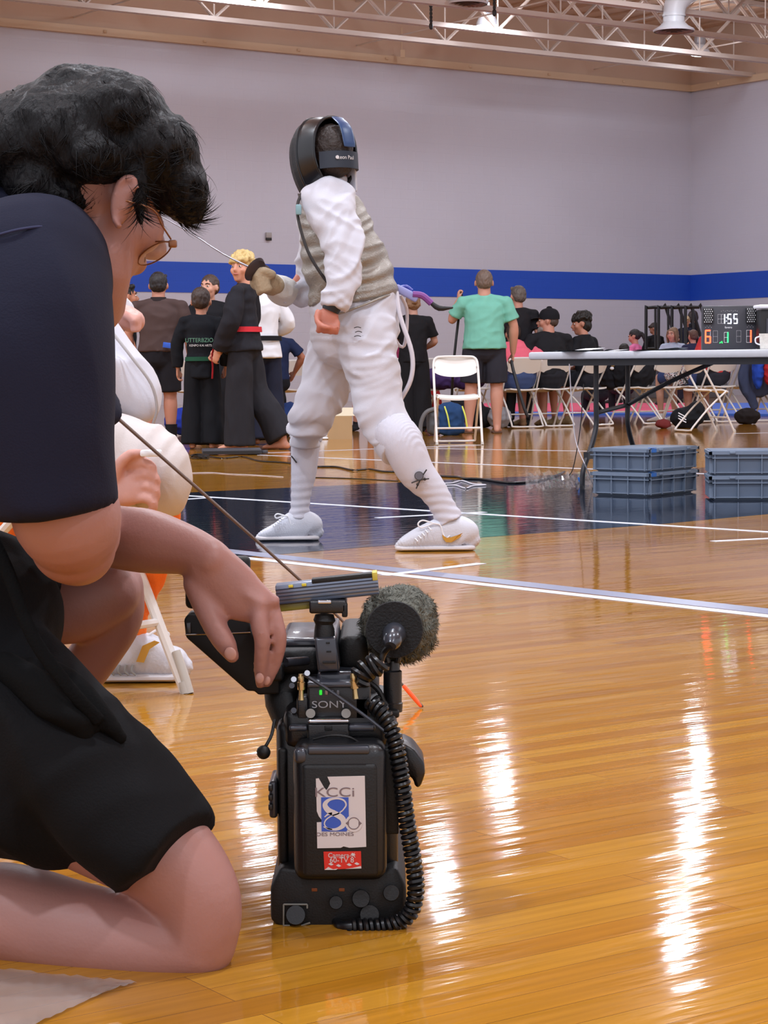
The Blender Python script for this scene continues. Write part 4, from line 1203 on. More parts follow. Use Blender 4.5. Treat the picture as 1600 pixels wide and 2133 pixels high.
Mesh().ell((.01, -.16, .22), (.025, .02, .02)).obj('keyring_tag', M_paper, t)
loc, a = chair_spot(9)
t = lump('patterned_bag', 'black and white patterned tote leaning on a chair under the table', 'bag', (loc[0]-.12, loc[1]-.1, .46), [((0, 0, .12), (.18, .08, .13))], mat('tote_print', '#8a8a90', rough=.5), amp=.01)
m_ = bpy.data.materials['tote_print']; nt = m_.node_tree; vo = nt.nodes.new('ShaderNodeTexVoronoi'); vo.inputs['Scale'].default_value = 38
cr_ = nt.nodes.new('ShaderNodeValToRGB'); cr_.color_ramp.interpolation = 'CONSTANT'; cr_.color_ramp.elements[0].color = (.02, .02, .025, 1)
e = cr_.color_ramp.elements.new(.42); e.color = (.75, .76, .8, 1); e = cr_.color_ramp.elements.new(.72); e.color = (.5, .08, .06, 1); e = cr_.color_ramp.elements.new(.8); e.color = (.03, .03, .05, 1)
nt.links.new(vo.outputs['Color'], cr_.inputs['Fac']); nt.links.new(cr_.outputs['Color'], nt.nodes['Principled BSDF'].inputs['Base Color'])
Mesh().tube([(-.05, -.09, .22), (.03, -.1, .12), (.1, -.09, .02)], .012, k=3).obj('strap', M_blk, t)
p = fl(1438, 893)
t = lump('sports_bag', 'black sports bag with three white stripes on the floor under the chairs', 'bag', V((p.x, p.y+.25, 0)), [((0, 0, .11), (.19, .12, .13)), ((.10, 0, .2), (.1, .1, .1))], cloth('#15171c'))
for i in range(3): Mesh().box((-.07+.0*i, -.12, .15-i*.03), (.10, .006, .011), Matrix.Rotation(.5, 3, 'Y')).obj('white_stripe', M_paper, t)
p = fl(1385, 893)
lump('red_shoes_bag', 'red and black bundle on the floor left of the striped bag', 'bag', V((p.x, p.y+.1, 0)), [((0, 0, .05), (.09, .08, .055))], cloth('#6c2a2a'))
p = fl(1560, 884)
lump('black_case', 'black case on the floor under the navy jacket', 'bag', V((p.x, p.y+.1, 0)), [((0, 0, .09), (.16, .1, .10))], cloth('#1c1718'))
# navy jacket over the chair
loc, a = chair_spot(11)
t = thing('jacket', 'navy jacket draped over a chair back, sleeve hanging down', 'jacket', (loc[0], loc[1], 0), math.radians(a))
g = Mesh()
g.loft([(0, -.2, .815), (0, -.2, .70), (.02, -.19, .5), (.04, -.18, .36)], [(.215, .04), (.26, .055), (.28, .07), (.24, .06)], side=(1, 0, 0), n=22, k=4)
g.loft([(-.16, -.2, .74), (-.22, -.24, .55), (-.16, -.26, .34), (-.08, -.26, .20)], [.06, .065, .06, .05], k=4)
g.loft([(.2, -.2, .74), (.29, -.22, .6), (.28, -.22, .4), (.24, -.2, .3)], [.05, .06, .055, .04], k=4)
g.fused('jacket_body', cloth('#3c4560'), t, voxel=.012, smooth=3, disp=folds(.022, (9, 9, 3), .005, (24, 24, 10)))
# red and blue garment at the right edge
p = fl(1600, 880)
t = lump('red_jersey', 'red and blue jersey on the chair cut by the right edge', 'clothing', V((p.x+.05, p.y, .45)), [((.05, 0, .2), (.17, .14, .26))], cloth('#b8292e'))
lump('blue_jersey', 'strip of blue clothing left of the red jersey at the edge', 'clothing', V((p.x-.12, p.y+.02, .45)), [((0, 0, .2), (.07, .12, .25))], cloth('#2348b0'))
# ---------------------------------------------------------------- the fencer in the middle
def wrinkle(p, d, f, g, amp, off=0.0):
    # creases running across the direction d, longer than they are wide, bent by a slow noise
    w1 = noise.noise(p*3.1+V((off, 0, off)))
    a = (p.x*d[0]+p.y*d[1]+p.z*d[2])*f + w1*2.2
    b_ = (p.x*d[2]-p.z*d[0])*g
    n = noise.noise(V((a, b_+off, p.y*g)))
    return amp*(.42-abs(n)*1.9)
FD = 8.1
def F(px, py, d=0.0): return at(px, py, FD+d)
def fr(p): return p*FD/FPX
pN = fl(905, 1147); pF = fl(600, 1126)
FEN = thing('person', 'fencer in black mask, grey metallic vest and white kit striding to the left', 'person', ((pN.x+pF.x)/2, (pN.y+pF.y)/2, 0))
M_white = mat('fencing_white', '#c4c5d0', rough=.75, bump=.1, bscale=300, sheen=.2)
M_sock = mat('white_sock', '#c8c8d4', rough=.8, bump=.25, bscale=500)
M_lame = mat('lame_vest', '#96918a', rough=.42, metal=.45, bump=.3, bscale=160, var=.08, vscale=9)
M_skinF = skin('#b5705c')
dn = pN.y-FD; df = pF.y-FD
MF = Matrix.Translation(F(681, 327, .0)) @ Matrix.Rotation(math.radians(42), 4, 'Z') @ Matrix.Rotation(math.radians(-4), 4, 'X')
b = Mesh(); add_head(b, MF, .98)
b.cap(F(692, 372, .02), F(690, 420, 0), .06, .07)
b.loft([F(732, 640, -.02), F(712, 540, -.02), F(690, 430, 0), F(690, 400)], [(.12, .09), (.12, .09), (.09, .07), (.05, .05)], k=3)
near_arm = [F(688, 420, -.13), F(716, 540, -.22), F(692, 640, -.26)]
b.loft(near_arm, [.035, .034, .027], k=3)
b.loft([F(690, 640, -.26), F(685, 660, -.26), F(682, 676, -.26)], [(.028, .022), (.040, .026), (.038, .026)], side=(1, 0, 0), n=14, k=2)
for i in range(4):                                  # closed fist: four curled fingers, thumb across
    x = 664+i*12.5
    b.loft([F(x+2, 668+i*1.5, -.27), F(x, 686+i, -.285), F(x-1, 690+i, -.305), F(x+1, 678+i, -.315)], [.0115, .0115, .0105, .009], n=10, k=2)
b.loft([F(662, 650, -.275), F(660, 668, -.30), F(672, 680, -.322), F(684, 682, -.325)], [.013, .012, .0115, .009], n=10, k=2)
b.loft([F(660, 440, .15), F(640, 560, .22), F(600, 612, .14), F(560, 592, .05)], [.035, .035, .03, .026], k=3)
b.loft([F(566, 592, .04), F(548, 588, .02), F(540, 588, .01)], [.026, .03, .024], k=2)
hipN, hipF = F(762, 670, -.1), F(705, 680, .08)
b.loft([hipN, F(772, 790, -.11), F(806, 880, (dn-.1)*.6), F(865, 975, dn), F(922, 1055, dn), F(935, 1095, dn)], [.06, .05, .04, .034, .024, .028], k=3)
b.loft([hipF, F(670, 790, .14), F(640, 885, df), F(633, 970, df), F(626, 1045, df), F(625, 1085, df)], [.06, .05, .038, .034, .024, .028], k=3)
b.fused('body', M_skinF, FEN, world=True, voxel=.007, smooth=2)

g = Mesh()                                            # jacket: near sleeve, weapon sleeve, collar
g.loft([F(684, 408, -.07), F(700, 465, -.14), F(717, 530, -.2), F(713, 585, -.24), F(694, 640, -.26)],
       [(fr(56), .075), (fr(50), .072), (fr(42), .062), (fr(34), .052), (fr(29), .044)], side=(1, 0, 0), n=24, k=5, caps='rf')
g.loft([F(655, 470, .12), F(645, 590, .22), F(610, 612, .15), F(590, 605, .10)], [.07, .062, .048, .046], k=4, n=20, caps='rf')
g.loft([F(690, 410, 0), F(690, 376, .01), F(691, 362, .01)], [(.085, .08), (.068, .066), (.064, .062)], k=2, n=20, caps='rf')
def fold_near(p):
    return wrinkle(p, (-.45, 0, .9), 13, 3.2, .021, 0) + wrinkle(p, (.5, 0, .85), 24, 6, .006, 4)
g.fused('jacket', M_white, FEN, world=True, voxel=.007, smooth=3, disp=fold_near)
g = Mesh()                                            # metallic vest over the torso
g.loft([F(737, 632, -.02), F(734, 600, -.02), F(716, 540, -.02), F(698, 470, -.01), F(686, 415, 0), F(690, 392, 0)],
       [(fr(92), .145), (fr(90), .14), (fr(88), .14), (fr(74), .135), (fr(60), .115), (fr(40), .08)], side=(1, 0, -.15), n=30, k=5, caps='ff')
def fold_vest(p):
    a = max(0, min(1, (1.4-p.z)/.35))
    return (.3+a)*wrinkle(p, (-.35, 0, .93), 19, 4, .014, 2)+wrinkle(p, (.5, 0, .8), 30, 9, .0025, 7)
g.fused('metallic_vest', M_lame, FEN, world=True, voxel=.007, smooth=2, disp=fold_vest)
Mesh().tube([F(737-88, 636, -.02), F(690, 655, -.17), F(745, 640, -.18), F(800, 618, -.13), F(829, 610, -.02)], .005, k=4).obj('vest_hem', M_lame, FEN, world=True)
Mesh().tube([F(640, 386, -.07), F(621, 420, -.11), F(622, 460, -.15), F(640, 520, -.185), F(662, 560, -.2), F(682, 588, -.2)], .006, k=4).obj('armhole_piping', M_dark, FEN, world=True)
Mesh().bbox(F(622, 437, -.16), (.022, .03, .04), .006).obj('sensor_clip', mat('teal_clip', '#7fa4ad', rough=.4), FEN, world=True)
g = Mesh()                                            # knickers
g.loft([F(738, 612, -.02), F(740, 650, -.02), F(738, 700, -.02)], [(fr(88), .13), (fr(94), .145), (fr(92), .14)], side=(1, 0, 0), n=28, k=3, caps='fr')
g.loft([F(758, 680, -.08), F(768, 740, -.12), F(780, 800, -.13), F(786, 845, -.15), F(808, 885, -.175), F(838, 922, dn*.9)],
       [(fr(68), .11), (fr(60), .10), (fr(56), .095), (fr(54), .09), (fr(50), .078), (fr(47), .07)], n=26, k=5, caps='rf', side=(1, 0, 0))
g.loft([F(708, 690, .06), F(692, 750, .1), F(678, 800, .12), F(656, 845, .12), F(641, 880, .14), F(638, 912, df*.9)],
       [(fr(62), .11), (fr(56), .1), (fr(54), .095), (fr(50), .088), (fr(42), .074), (fr(36), .064)], n=26, k=5, caps='rf', side=(1, 0, 0))
def fold_kn(p):
    a = max(0.3, min(1, (.80-p.z)/.3))
    return a*wrinkle(p, (.35, 0, .93), 12, 3.2, .026, 1)+wrinkle(p, (-.5, 0, .8), 24, 7, .007, 5)
g.fused('knickers', M_white, FEN, world=True, voxel=.008, smooth=3, disp=fold_kn)
for i, q in enumerate((([F(820, 908, -.18), F(840, 934, dn*.95)], 50), ([F(640, 893, df*.97), F(637, 916, df)], 37))):
    Mesh().loft(q[0], [fr(q[1]), fr(q[1]-1)], n=30, caps='ff').fused('knicker_cuff', M_white, FEN, world=True, voxel=.006, smooth=3)
for s_, pts, rr in (('n', [F(812, 895, dn*.8), F(838, 925, dn), F(866, 981, dn), F(903, 1023, dn), F(924, 1059, dn), F(937, 1085, dn)], [46, 43, 38, 29, 26, 30]),
                    ('f', [F(638, 895, df), F(636, 930, df), F(633, 981, df), F(627, 1030, df), F(625, 1060, df), F(622, 1080, df)], [32, 31, 28, 22, 21, 25])):
    g = Mesh(); g.loft(pts, [(fr(r), fr(r)*.95) for r in rr], n=24, k=5, side=(1, 0, 0), caps='ff')
    g.fused('sock', M_sock, FEN, world=True, voxel=.006, smooth=1, disp=lambda p: .0022*math.sin(p.z*210+noise.noise(p*9)*3)*max(0, min(1, (.30-p.z)*6)) + .0015*math.sin((p.x-p.y)*420)*max(0, min(1, (p.z-.33)*8)))
# three slits of dark stitching on the thigh
for i, (x, y) in enumerate(((744, 682), (746, 691), (744, 700))):
    Mesh().tube([F(x-6, y+1, -.215), F(x+1, y-1, -.225), F(x+8, y+1, -.222)], .0016, k=3).obj('thigh_print', M_dark, FEN, world=True)
# crossed swords and mask print on the socks
def emblem(cx, cy, d, s=1.0, mir=1):
    o = lambda x, y: F(cx+x*s*mir, cy+y*s, d)
    pts = [o(-3+8.5*math.cos(a)*1.0, -6+8*math.sin(a)) for a in [i*PI/9 for i in range(18)]]
    Mesh().prism(pts, (0, -.003, 0)).obj('sock_mask_print', mat('print_grey', '#62626c', rough=.8), FEN, world=True, smooth=False)
    Mesh().tube(pts+[pts[0]], .0022).obj('sock_outline_print', M_dark, FEN, world=True)
    Mesh().tube([o(-19, 9), o(-6, 4), o(4, 2), o(18, 0)], .0026, k=2).obj('sock_sword_print', M_dark, FEN, world=True)
    Mesh().tube([o(13, -19), o(3, -4), o(-5, 12), o(-9, 21)], .0026, k=2).obj('sock_sword_print', M_dark, FEN, world=True)
    h = Mesh().ell(o(-6, 12), .0055); h.obj('sock_hilt_print', M_dark, FEN, world=True)
    Mesh().ell(o(9, 1), .0055).obj('sock_hilt_print', M_dark, FEN, world=True)
emblem(876, 997, dn-.0735)
Mesh().tube([F(607, 950, df-.045), F(612, 956, df-.05), F(618, 964, df-.052)], .003).obj('sock_side_print', M_dark, FEN, world=True)
# shoes
M_shoe = mat('white_shoe', '#ccd0dc', rough=.45, bump=.15, bscale=180)
M_sole = mat('shoe_sole', '#d5d2d6', rough=.5)
def pxshoe(par, K, secs, yb, d, wid, name='shoe', flip=1, m=None, lace=True, Y=None):
    """secs: (px, top py); yb = sole py; K(px,py,d) -> point"""
    P = []; R = []
    for x, yt in secs:
        a = K(x, yt, d); c = K(x, yb, d); P.append(V((a.x, a.y, (a.z+max(c.z, .012))/2))); R.append((max(.01, (a.z-c.z)/2), wid*min(1, .55+abs(a.z-c.z)*9)*(1 if (x-secs[0][0])*(x-secs[-1][0]) < 0 else .6)))
    g = Mesh(); g.loft(P, R, side=(0, 0, 1), n=22, k=4, sq=2.5)
    g.fused(name, m or M_shoe, par, world=True, voxel=.005, smooth=2, disp=lambda p: .0012*math.sin((p.x+p.z*.6)*520)*max(0, min(1, (.075-p.z)*25)))
    zz = .012
    S = []; W = []
    n = len(secs)
    for i, (x, yt) in enumerate(secs):
        a = K(x, yb, d); S.append(V((a.x, a.y, zz))); W.append((zz*.95, wid*(1.04 if 0 < i < n-1 else .62)))
    Mesh().loft(S, W, side=(0, 0, 1), n=18, k=4, sq=2.6).obj('sole', M_sole, par, world=True)
pxshoe(FEN, F, [(985, 1112), (972, 1086), (950, 1076), (925, 1078), (902, 1088), (880, 1098), (858, 1110), (840, 1122), (829, 1133)], 1147, dn, .045)
pxshoe(FEN, F, [(661, 1098), (650, 1074), (632, 1066), (612, 1068), (598, 1078), (580, 1090), (562, 1100), (547, 1108), (538, 1116)], 1126.5, df, .043)
def laces(c, d, s):
    o = lambda x, y, e=0: F(c[0]+x*s, c[1]+y*s, d+e)
    Mesh().tube([o(0, 0), o(-22, -6), o(-32, 1), (o(-26, 9)), o(-10, 4), o(0, 0)], .003, k=5).obj('shoelace', M_paper, FEN, world=True)
    Mesh().tube([o(0, 0), o(14, 4), o(20, 22), o(26, 32), o(34, 26)], .003, k=5).obj('shoelace', M_paper, FEN, world=True)
    for i in range(5): Mesh().tube([o(-8-i*7, 12+i*6, .03), o(-10-i*7, 8+i*6, -.01), o(-4-i*7, 14+i*6, -.035)], .0022, k=2).obj('shoelace', M_paper, FEN, world=True)
laces((903, 1090), dn-.045, 1.0); laces((592, 1074), df-.04, .6)
# gold tick on the near shoe
pts = [(921, 1113), (923, 1122), (929, 1129), (940, 1130), (955, 1121), (975, 1105), (955, 1114), (940, 1119), (931, 1120), (926, 1117)]
Mesh().prism([F(x, y, dn-.0475+(.008 if x > 965 else 0)) for x, y in pts], (0, -.002, 0)).obj('gold_tick', mat('gold_print', '#c8973f', rough=.35, metal=.3), FEN, world=True, smooth=False)
# dark wristband
Mesh().loft([F(694, 634, -.26), F(688, 648, -.26)], [.037, .033], n=18, caps='ff').obj('wristband', M_blk, FEN, world=True)
# glove on the weapon hand
g = Mesh().loft([F(604, 612, .135), F(585, 603, .10), F(566, 593, .05)], [.056, .058, .044], n=22, k=4, caps='ff')
g.fused('glove_cuff', mat('glove_grey', '#cfcdca', rough=.7, bump=.2, bscale=120, var=.08), FEN, world=True, voxel=.007, disp=folds(.007, (12, 12, 12)))
g = Mesh().loft([F(572, 596, .05), F(556, 588, .03), F(540, 586, .0)], [(.045, .04), (.05, .042), (.042, .036)], k=3)
for i in range(4): g.loft([F(548+i*4, 574+i*9, -.03), F(536+i*3, 574+i*10, -.04), F(531+i*3, 580+i*10, -.02)], [.016, .016, .013], k=2)
g.loft([F(566, 572, -.02), F(548, 564, -.04), F(537, 566, -.03)], [.019, .017, .014], k=2)
g.fused('glove', mat('glove_tan', '#a59277', rough=.7, bump=.3, bscale=90, var=.15), FEN, world=True, voxel=.006, smooth=2)

# mask, in head space
M_mask = mat('mask_black', '#080d15', rough=.3, coat=.25)
M_meshm = mat('mask_mesh', '#0d141d', rough=.45, metal=.4, bump=.8, bscale=420)
def mk(y, rx, zt, zb):
    out = []
    for i in range(36):
        a = 2*PI*i/36; c, s_ = math.cos(a), math.sin(a)
        x = rx*math.copysign(abs(c)**.82, c); 
        z = zt*s_ if s_ > 0 else zb*abs(s_)*-1
        if s_ < 0: x *= (1-.35*abs(s_)**2)
        out.append(V((x, y, z)))
    return out
R_ = [mk(-.065, .108, .135, .15), mk(-.02, .113, .145, .165), mk(.035, .112, .145, .18), mk(.075, .104, .135, .185), mk(.115, .082, .11, .165), mk(.142, .05, .07, .12), mk(.152, .015, .02, .06)]
def shell(rings, off):
    v = []; 
    for r in rings: v += [V((p.x*(1-off), p.y-off*.02, p.z*(1-off))) for p in r]
    f = grid_faces(36, len(rings), True)
    return v, f
def shellmesh(rings, th=.045):
    g = Mesh(); v, f = shell(rings, 0); v2, f2 = shell(rings, th); n = len(v)
    g.add(v+v2, f+[tuple(i+n for i in q[::-1]) for q in f2]+[(i, (i+1) % 36, (i+1) % 36+n, i+n) for i in range(36)])
    return g
MM = MF @ Matrix.Translation((0, .015, .012))
shellmesh(R_[:3]).xf(MM).obj('mask_shell', M_mask, FEN, world=True)
shellmesh(R_[2:]).xf(MM).obj('mask_mesh_front', M_meshm, FEN, world=True)
for r, q in ((R_[0], .006), (R_[2], .005)):
    Mesh().tube([p for p in r]+[r[0]], q, n=8).xf(MM).obj('mask_rim', M_mask, FEN, world=True)
g = Mesh(); g.loft([(0, .05, -.15), (0, .055, -.19), (0, .04, -.215)], [(.085, .075), (.07, .06), (.045, .03)], side=(1, 0, 0), n=22, k=3, caps='ff'); g.xf(MM).obj('mask_bib', M_mask, FEN, world=True)
g = Mesh(); g.ell((0, -.022, .03), (.084, .1, .095)).ell((0, -.045, -.02), (.078, .074, .07)); g.xf(MF)
g.fused('hair', mat('hair_fencer', '#2b201c', rough=.6, bump=.6, bscale=90), FEN, world=True, voxel=.008, disp=folds(.004, (40, 40, 40)))
# strap across the back of the head with its lettering, top tongue
st = []
for i in range(15):
    a = math.radians(-160+i*140/14); st.append(V((.101*math.cos(a), -.03+.106*math.sin(a)*.95, -.028)))
def band(pts, h, th, m, nm):
    v = []; n = len(pts)
    for p in pts:
        c = V((0, -.03, p.z)); o = (p-c).normalized()*th
        v += [p+V((0, 0, h)), p-V((0, 0, h)), p-o-V((0, 0, h)), p-o+V((0, 0, h))]
    f = []
    for i in range(n-1):
        for j in range(4): f.append((4*i+j, 4*i+(j+1) % 4, 4*i+4+(j+1) % 4, 4*i+4+j))
    f += [(0, 1, 2, 3), tuple(4*(n-1)+j for j in range(4))[::-1]]
    return Mesh().add(v, f).xf(MF).obj(nm, m, FEN, world=True)
M_strap = mat('strap_black', '#1c2534', rough=.5)
band(st, .032, .008, M_strap, 'mask_strap')
g = Mesh().loft([(0, -.075, .14), (0, -.118, .10), (0, -.135, .04), (0, -.137, .02)], [(.03, .004), (.03, .004), (.03, .004), (.028, .004)], side=(1, 0, 0), k=4); g.xf(MF).obj('mask_tongue', mat('tongue_blue_sheen', '#23406b', rough=.35), FEN, world=True)  # blue sheen on the tongue is put into its base colour
# lettering sits on the strap, curving with it
o = text('Leon Paul', 'strap_lettering', .021, M_wht_l, None, (0, 0, 0), (0, 0, 0), .0004)
o.data.transform(Matrix.Rotation(PI/2, 4, 'X'))
for q in o.data.vertices:
    a = -PI/2+math.radians(-8) + q.co.x/.112
    q.co = MF @ V(((.1025)*math.cos(a), -.03+.1075*.955*math.sin(a)+q.co.y*.5, -.022+q.co.z))
o.parent = FEN; o.data.transform(wm(FEN).inverted()); o.location = (0, 0, 0); o.rotation_euler = (0, 0, 0)
Mesh().loft([V((0, 0, 0)), V((0, -.002, 0))], [.007, .007], n=14, caps='ff').xf(MF @ Matrix.Translation((-.052, -.121, -.022)) @ Matrix.Rotation(-.45, 4, 'Z')).obj('strap_roundel', M_wht_l, FEN, world=True)
Mesh().bbox((.080, -.05, -.085), (.012, .05, .11), .006).xf(MF).obj('mask_white_lining', M_white, FEN, world=True)
# cords at the back of the waist
M_clear = mat('pale_cord', '#c9c6cf', rough=.4)
Mesh().tube([F(826, 608, -.05), F(834, 660, -.08), F(858, 735, -.1), F(856, 790, -.1), F(832, 838, -.08)], .009, k=5).obj('body_cord', M_clear, FEN, world=True)
Mesh().tube([F(828, 622, .05), F(822, 700, .1), F(842, 720, .12), F(848, 650, .1), F(834, 614, .05)], .007, k=5).obj('body_cord', M_clear, FEN, world=True)
Mesh().loft([F(826, 600, -.02), F(850, 612, -.02), F(868, 622, -.02)], [(.016, .006)]*3, side=(0, 0, 1), k=3).obj('cord_strap', mat('lilac_strap', '#8f93c8', rough=.5), FEN, world=True)
Mesh().tube([F(860, 613, -.02), F(880, 616, -.02), F(899, 632, -.02)], .013, k=4).obj('purple_plug_sleeve', mat('purple_sleeve', '#7b3f8c', rough=.6), FEN, world=True)
Mesh().loft([F(897, 630, -.02), F(915, 642, -.02), F(942, 641, -.02)], [.008, .011, .004], k=3).obj('black_plug', M_blk, FEN, world=True)
Mesh().tube([F(832, 600, 0), F(846, 597, 0), F(858, 606, 0)], .008, k=3).obj('blue_clip', mat('blue_clip', '#3b44a0', rough=.4), FEN, world=True)

# his foil: guard, grip, long thin blade running out behind the videographer's hair
t = thing('foil', 'thin fencing foil held out to the left by the standing fencer', 'foil', F(535, 566, -.03))
M_bl = mat('blade_steel', '#8f8f98', rough=.3, metal=.8)
Mesh().loft([F(536, 566, -.04), F(534, 564, -.035), F(530, 561, -.03)], [.012, .045, .052], n=22, caps='ff').obj('guard', mat('guard_dark', '#4a4042', rough=.4, metal=.5), t, world=True)
Mesh().rod(F(533, 563, -.03), F(562, 592, 0), .011).obj('grip', M_blk, t, world=True)
Mesh().loft([F(532, 562, -.03), F(465, 529, 0), F(385, 478, .05), F(240, 400, .1), F(130, 340, .15)], [.0042, .0034, .0028, .0022, .0018], k=3, n=8).obj('blade', M_bl, t, world=True)

# ---------------------------------------------------------------- the seated fencer at left
GD = 4.72
def G(px, py, d=0.0): return at(px, py, GD+d)
def gr(p): return p*GD/FPX
SF = thing('person', 'seated fencer in white kit with orange socks, half hidden by the kneeling videographer', 'person', (G(170, 1400).x, GD, 0))
sk = skin('#c9968a')
b = Mesh()
MG = Matrix.Translation(G(105, 525, .1)) @ Matrix.Rotation(math.radians(-80), 4, 'Z') @ Matrix.Rotation(-.2, 4, 'X')
add_head(b, MG, 1.0)
b.cap(G(100, 590, .1), G(95, 660, .1), .055, .065)
b.loft([G(80, 960, .1), G(95, 800, .1), G(110, 680, .1)], [.09, .09, .08], k=3)
b.loft([G(170, 670, -.02), G(290, 820, -.05), G(190, 770, -.16)], [.035, .034, .03], k=3)
b.loft([G(130, 660, .25), G(160, 700, .3), G(245, 655, .1)], [.045, .04, .028], k=3)
# fist at the end of the raised forearm
b.loft([G(245, 655, .1), G(262, 662, .09), G(276, 668, .08)], [(.03, .026), (.036, .03), (.034, .028)], k=2)
for i in range(4): b.loft([G(272, 654+i*8, .06), G(286, 655+i*8.5, .05), G(287, 662+i*8, .03), G(276, 664+i*7.5, .03)], [.0092, .0092, .0085, .0075], n=10, k=2)
b.loft([G(262, 656, .05), G(272, 660, .03), G(280, 668, .02)], [.012, .011, .009], n=10, k=2)
# hand resting on the thigh
b.loft([G(120, 960, -.10), G(170, 1000, -.34), G(228, 1030, -.37)], [.032, .032, .028], k=3)
b.loft([G(225, 1028, -.37), G(252, 1012, -.385), G(280, 1002, -.385)], [(.028, .022), (.045, .02), (.046, .018)], side=(.3, 0, 1), k=2)
for i in range(4):
    y = 968+i*25; x = (0, 8, 8, 2)[i]
    b.loft([G(262, y+4, -.385), G(298+x, y-6, -.405), G(318+x, y+4, -.41), G(316+x, y+20, -.40), G(300+x, y+26, -.395)], [.0105, .0105, .010, .0095, .008], n=12, k=2)
b.loft([G(238, 1010, -.39), G(248, 968, -.41), G(272, 946, -.415), G(292, 944, -.41)], [.014, .0125, .0115, .0095], n=12, k=2)
b.loft([G(90, 965, .0), G(220, 965, -.15), G(330, 985, -.30)], [.06, .06, .045], k=3)
b.loft([G(332, 985, -.30), G(338, 1080, -.26), G(315, 1190, -.18), G(288, 1280, -.1), G(282, 1330, -.1)], [.03, .03, .026, .018, .02], k=3)
b.loft([G(70, 965, .2), G(20, 980, .1), G(14, 1080, .1), G(10, 1250, .1), G(8, 1350, .1)], [.06, .05, .03, .026, .02], k=3)
Mesh().bbox(G(315, 944, -.425), (.045, .02, .014), .004).obj('white_grip_end', M_paper, SF, world=True)
b.fused('body', sk, SF, world=True, voxel=.0048, smooth=2)
g = hair_mesh(MG, 1.0, 'short', 3); g.fused('hair', mat('hair_dark', '#2a201d', rough=.6), SF, world=True, voxel=.009)
g = Mesh()
g.loft([G(85, 950, .1), G(100, 800, .1), G(125, 690, .1), G(110, 640, .1)], [(.15, .15), (.15, .15), (.14, .14), (.09, .09)], k=4, n=24, caps='ff')
g.loft([G(150, 665, -.02), G(215, 735, -.05), G(282, 818, -.08), G(292, 838, -.09)], [gr(66), gr(62), gr(52), gr(44)], k=5, n=22, caps='rr')
g.loft([G(288, 836, -.09), G(240, 800, -.12), G(190, 760, -.16)], [gr(46), gr(44), gr(40)], k=3, n=20)
g.fused('jacket', M_white, SF, world=True, voxel=.008, smooth=3, disp=lambda p: wrinkle(p, (-.6, 0, -.6), 10, 3, .016, 3))
g = Mesh().loft([G(130, 640, .25), G(190, 648, .2), G(250, 652, .1)], [.055, .05, .042], k=4, n=20, caps='rf')
g.ell(G(205, 640, .25), (.07, .07, .075))
g.fused('jacket_sleeve', mat('pale_grey_white', '#ced2db', rough=.7, bump=.1, bscale=300), SF, world=True, voxel=.008, smooth=3, disp=folds(.008, (12, 9, 9)))
Mesh().tube([G(232, 690, -.14), G(275, 745, -.16), G(315, 800, -.155), G(327, 850, -.14), G(318, 885, -.12)], .0035, k=4).obj('sleeve_piping', mat('grey_piping', '#a9a6a8', rough=.6), SF, world=True)
g = Mesh()
g.loft([G(80, 965, .02), G(200, 948, -.16), G(285, 957, -.27), G(326, 985, -.31), G(329, 1015, -.31), G(324, 1046, -.29)],
       [(gr(95), .095), (gr(88), .09), (gr(76), .085), (gr(62), .08), (gr(52), .07), (gr(49), .062)], k=5, n=26, caps='rf', side=(0, 1, 0))
g.loft([G(80, 965, .2), G(30, 975, .12), G(14, 1010, .1), G(14, 1036, .1)], [.1, .08, .065, .055], k=4, n=22, caps='rf')
g.fused('knickers', mat('ivory_kit', '#c8bfbc', rough=.75, bump=.1, bscale=300), SF, world=True, voxel=.008, smooth=3, disp=lambda p: wrinkle(p, (-.7, 0, .7), 10, 3, .018, 3))
M_or = mat('orange_sock', '#f2741c', rough=.8, bump=.3, bscale=300)
for pts, rr in (([G(338, 1030, -.29), G(340, 1090, -.26), G(320, 1190, -.18), G(290, 1275, -.1), G(280, 1335, -.1)], (33, 33, 29, 21, 23)),
                ([G(14, 1025, .1), G(14, 1090, .1), G(10, 1250, .1), G(8, 1350, .1)], (33, 33, 28, 24))):
    g = Mesh().loft(pts, [gr(r) for r in rr], k=6, n=28, caps='ff'); g.fused('sock', M_or, SF, world=True, voxel=.006, smooth=1, disp=lambda p: .0012*math.sin(math.atan2(p.y-GD, p.x+.53)*60))
pxshoe(SF, G, [(214, 1385), (222, 1362), (240, 1345), (262, 1330), (285, 1322), (305, 1322), (325, 1334), (345, 1346), (365, 1352), (381, 1370)], 1413, -.1, .05)
pxshoe(SF, G, [(-60, 1365), (-45, 1345), (-20, 1335), (10, 1330), (30, 1335), (60, 1350), (90, 1365), (110, 1380)], 1408, .05, .05)
pts = [(284, 1378), (297, 1345), (322, 1334), (333, 1338), (312, 1352), (300, 1380)]
Mesh().prism([G(x, y, -.158) for x, y in pts], (0, -.003, 0)).obj('gold_shoe_panel', mat('gold_panel', '#c99a3c', rough=.5), SF, world=True, smooth=False)
Mesh().loft([G(306, 1325, -.12), G(330, 1312, -.1), G(352, 1322, -.08), G(320, 1330, -.1)], [.003]*4, k=5).obj('shoelace', M_paper, SF, world=True)
for i in range(4): Mesh().tube([G(235+i*14, 1385, -.153), G(232+i*14, 1398, -.156), G(238+i*15, 1406, -.152)], .0028, k=3).obj('sole_rib', mat('sole_grey', '#9aa0a4', rough=.5), SF, world=True)
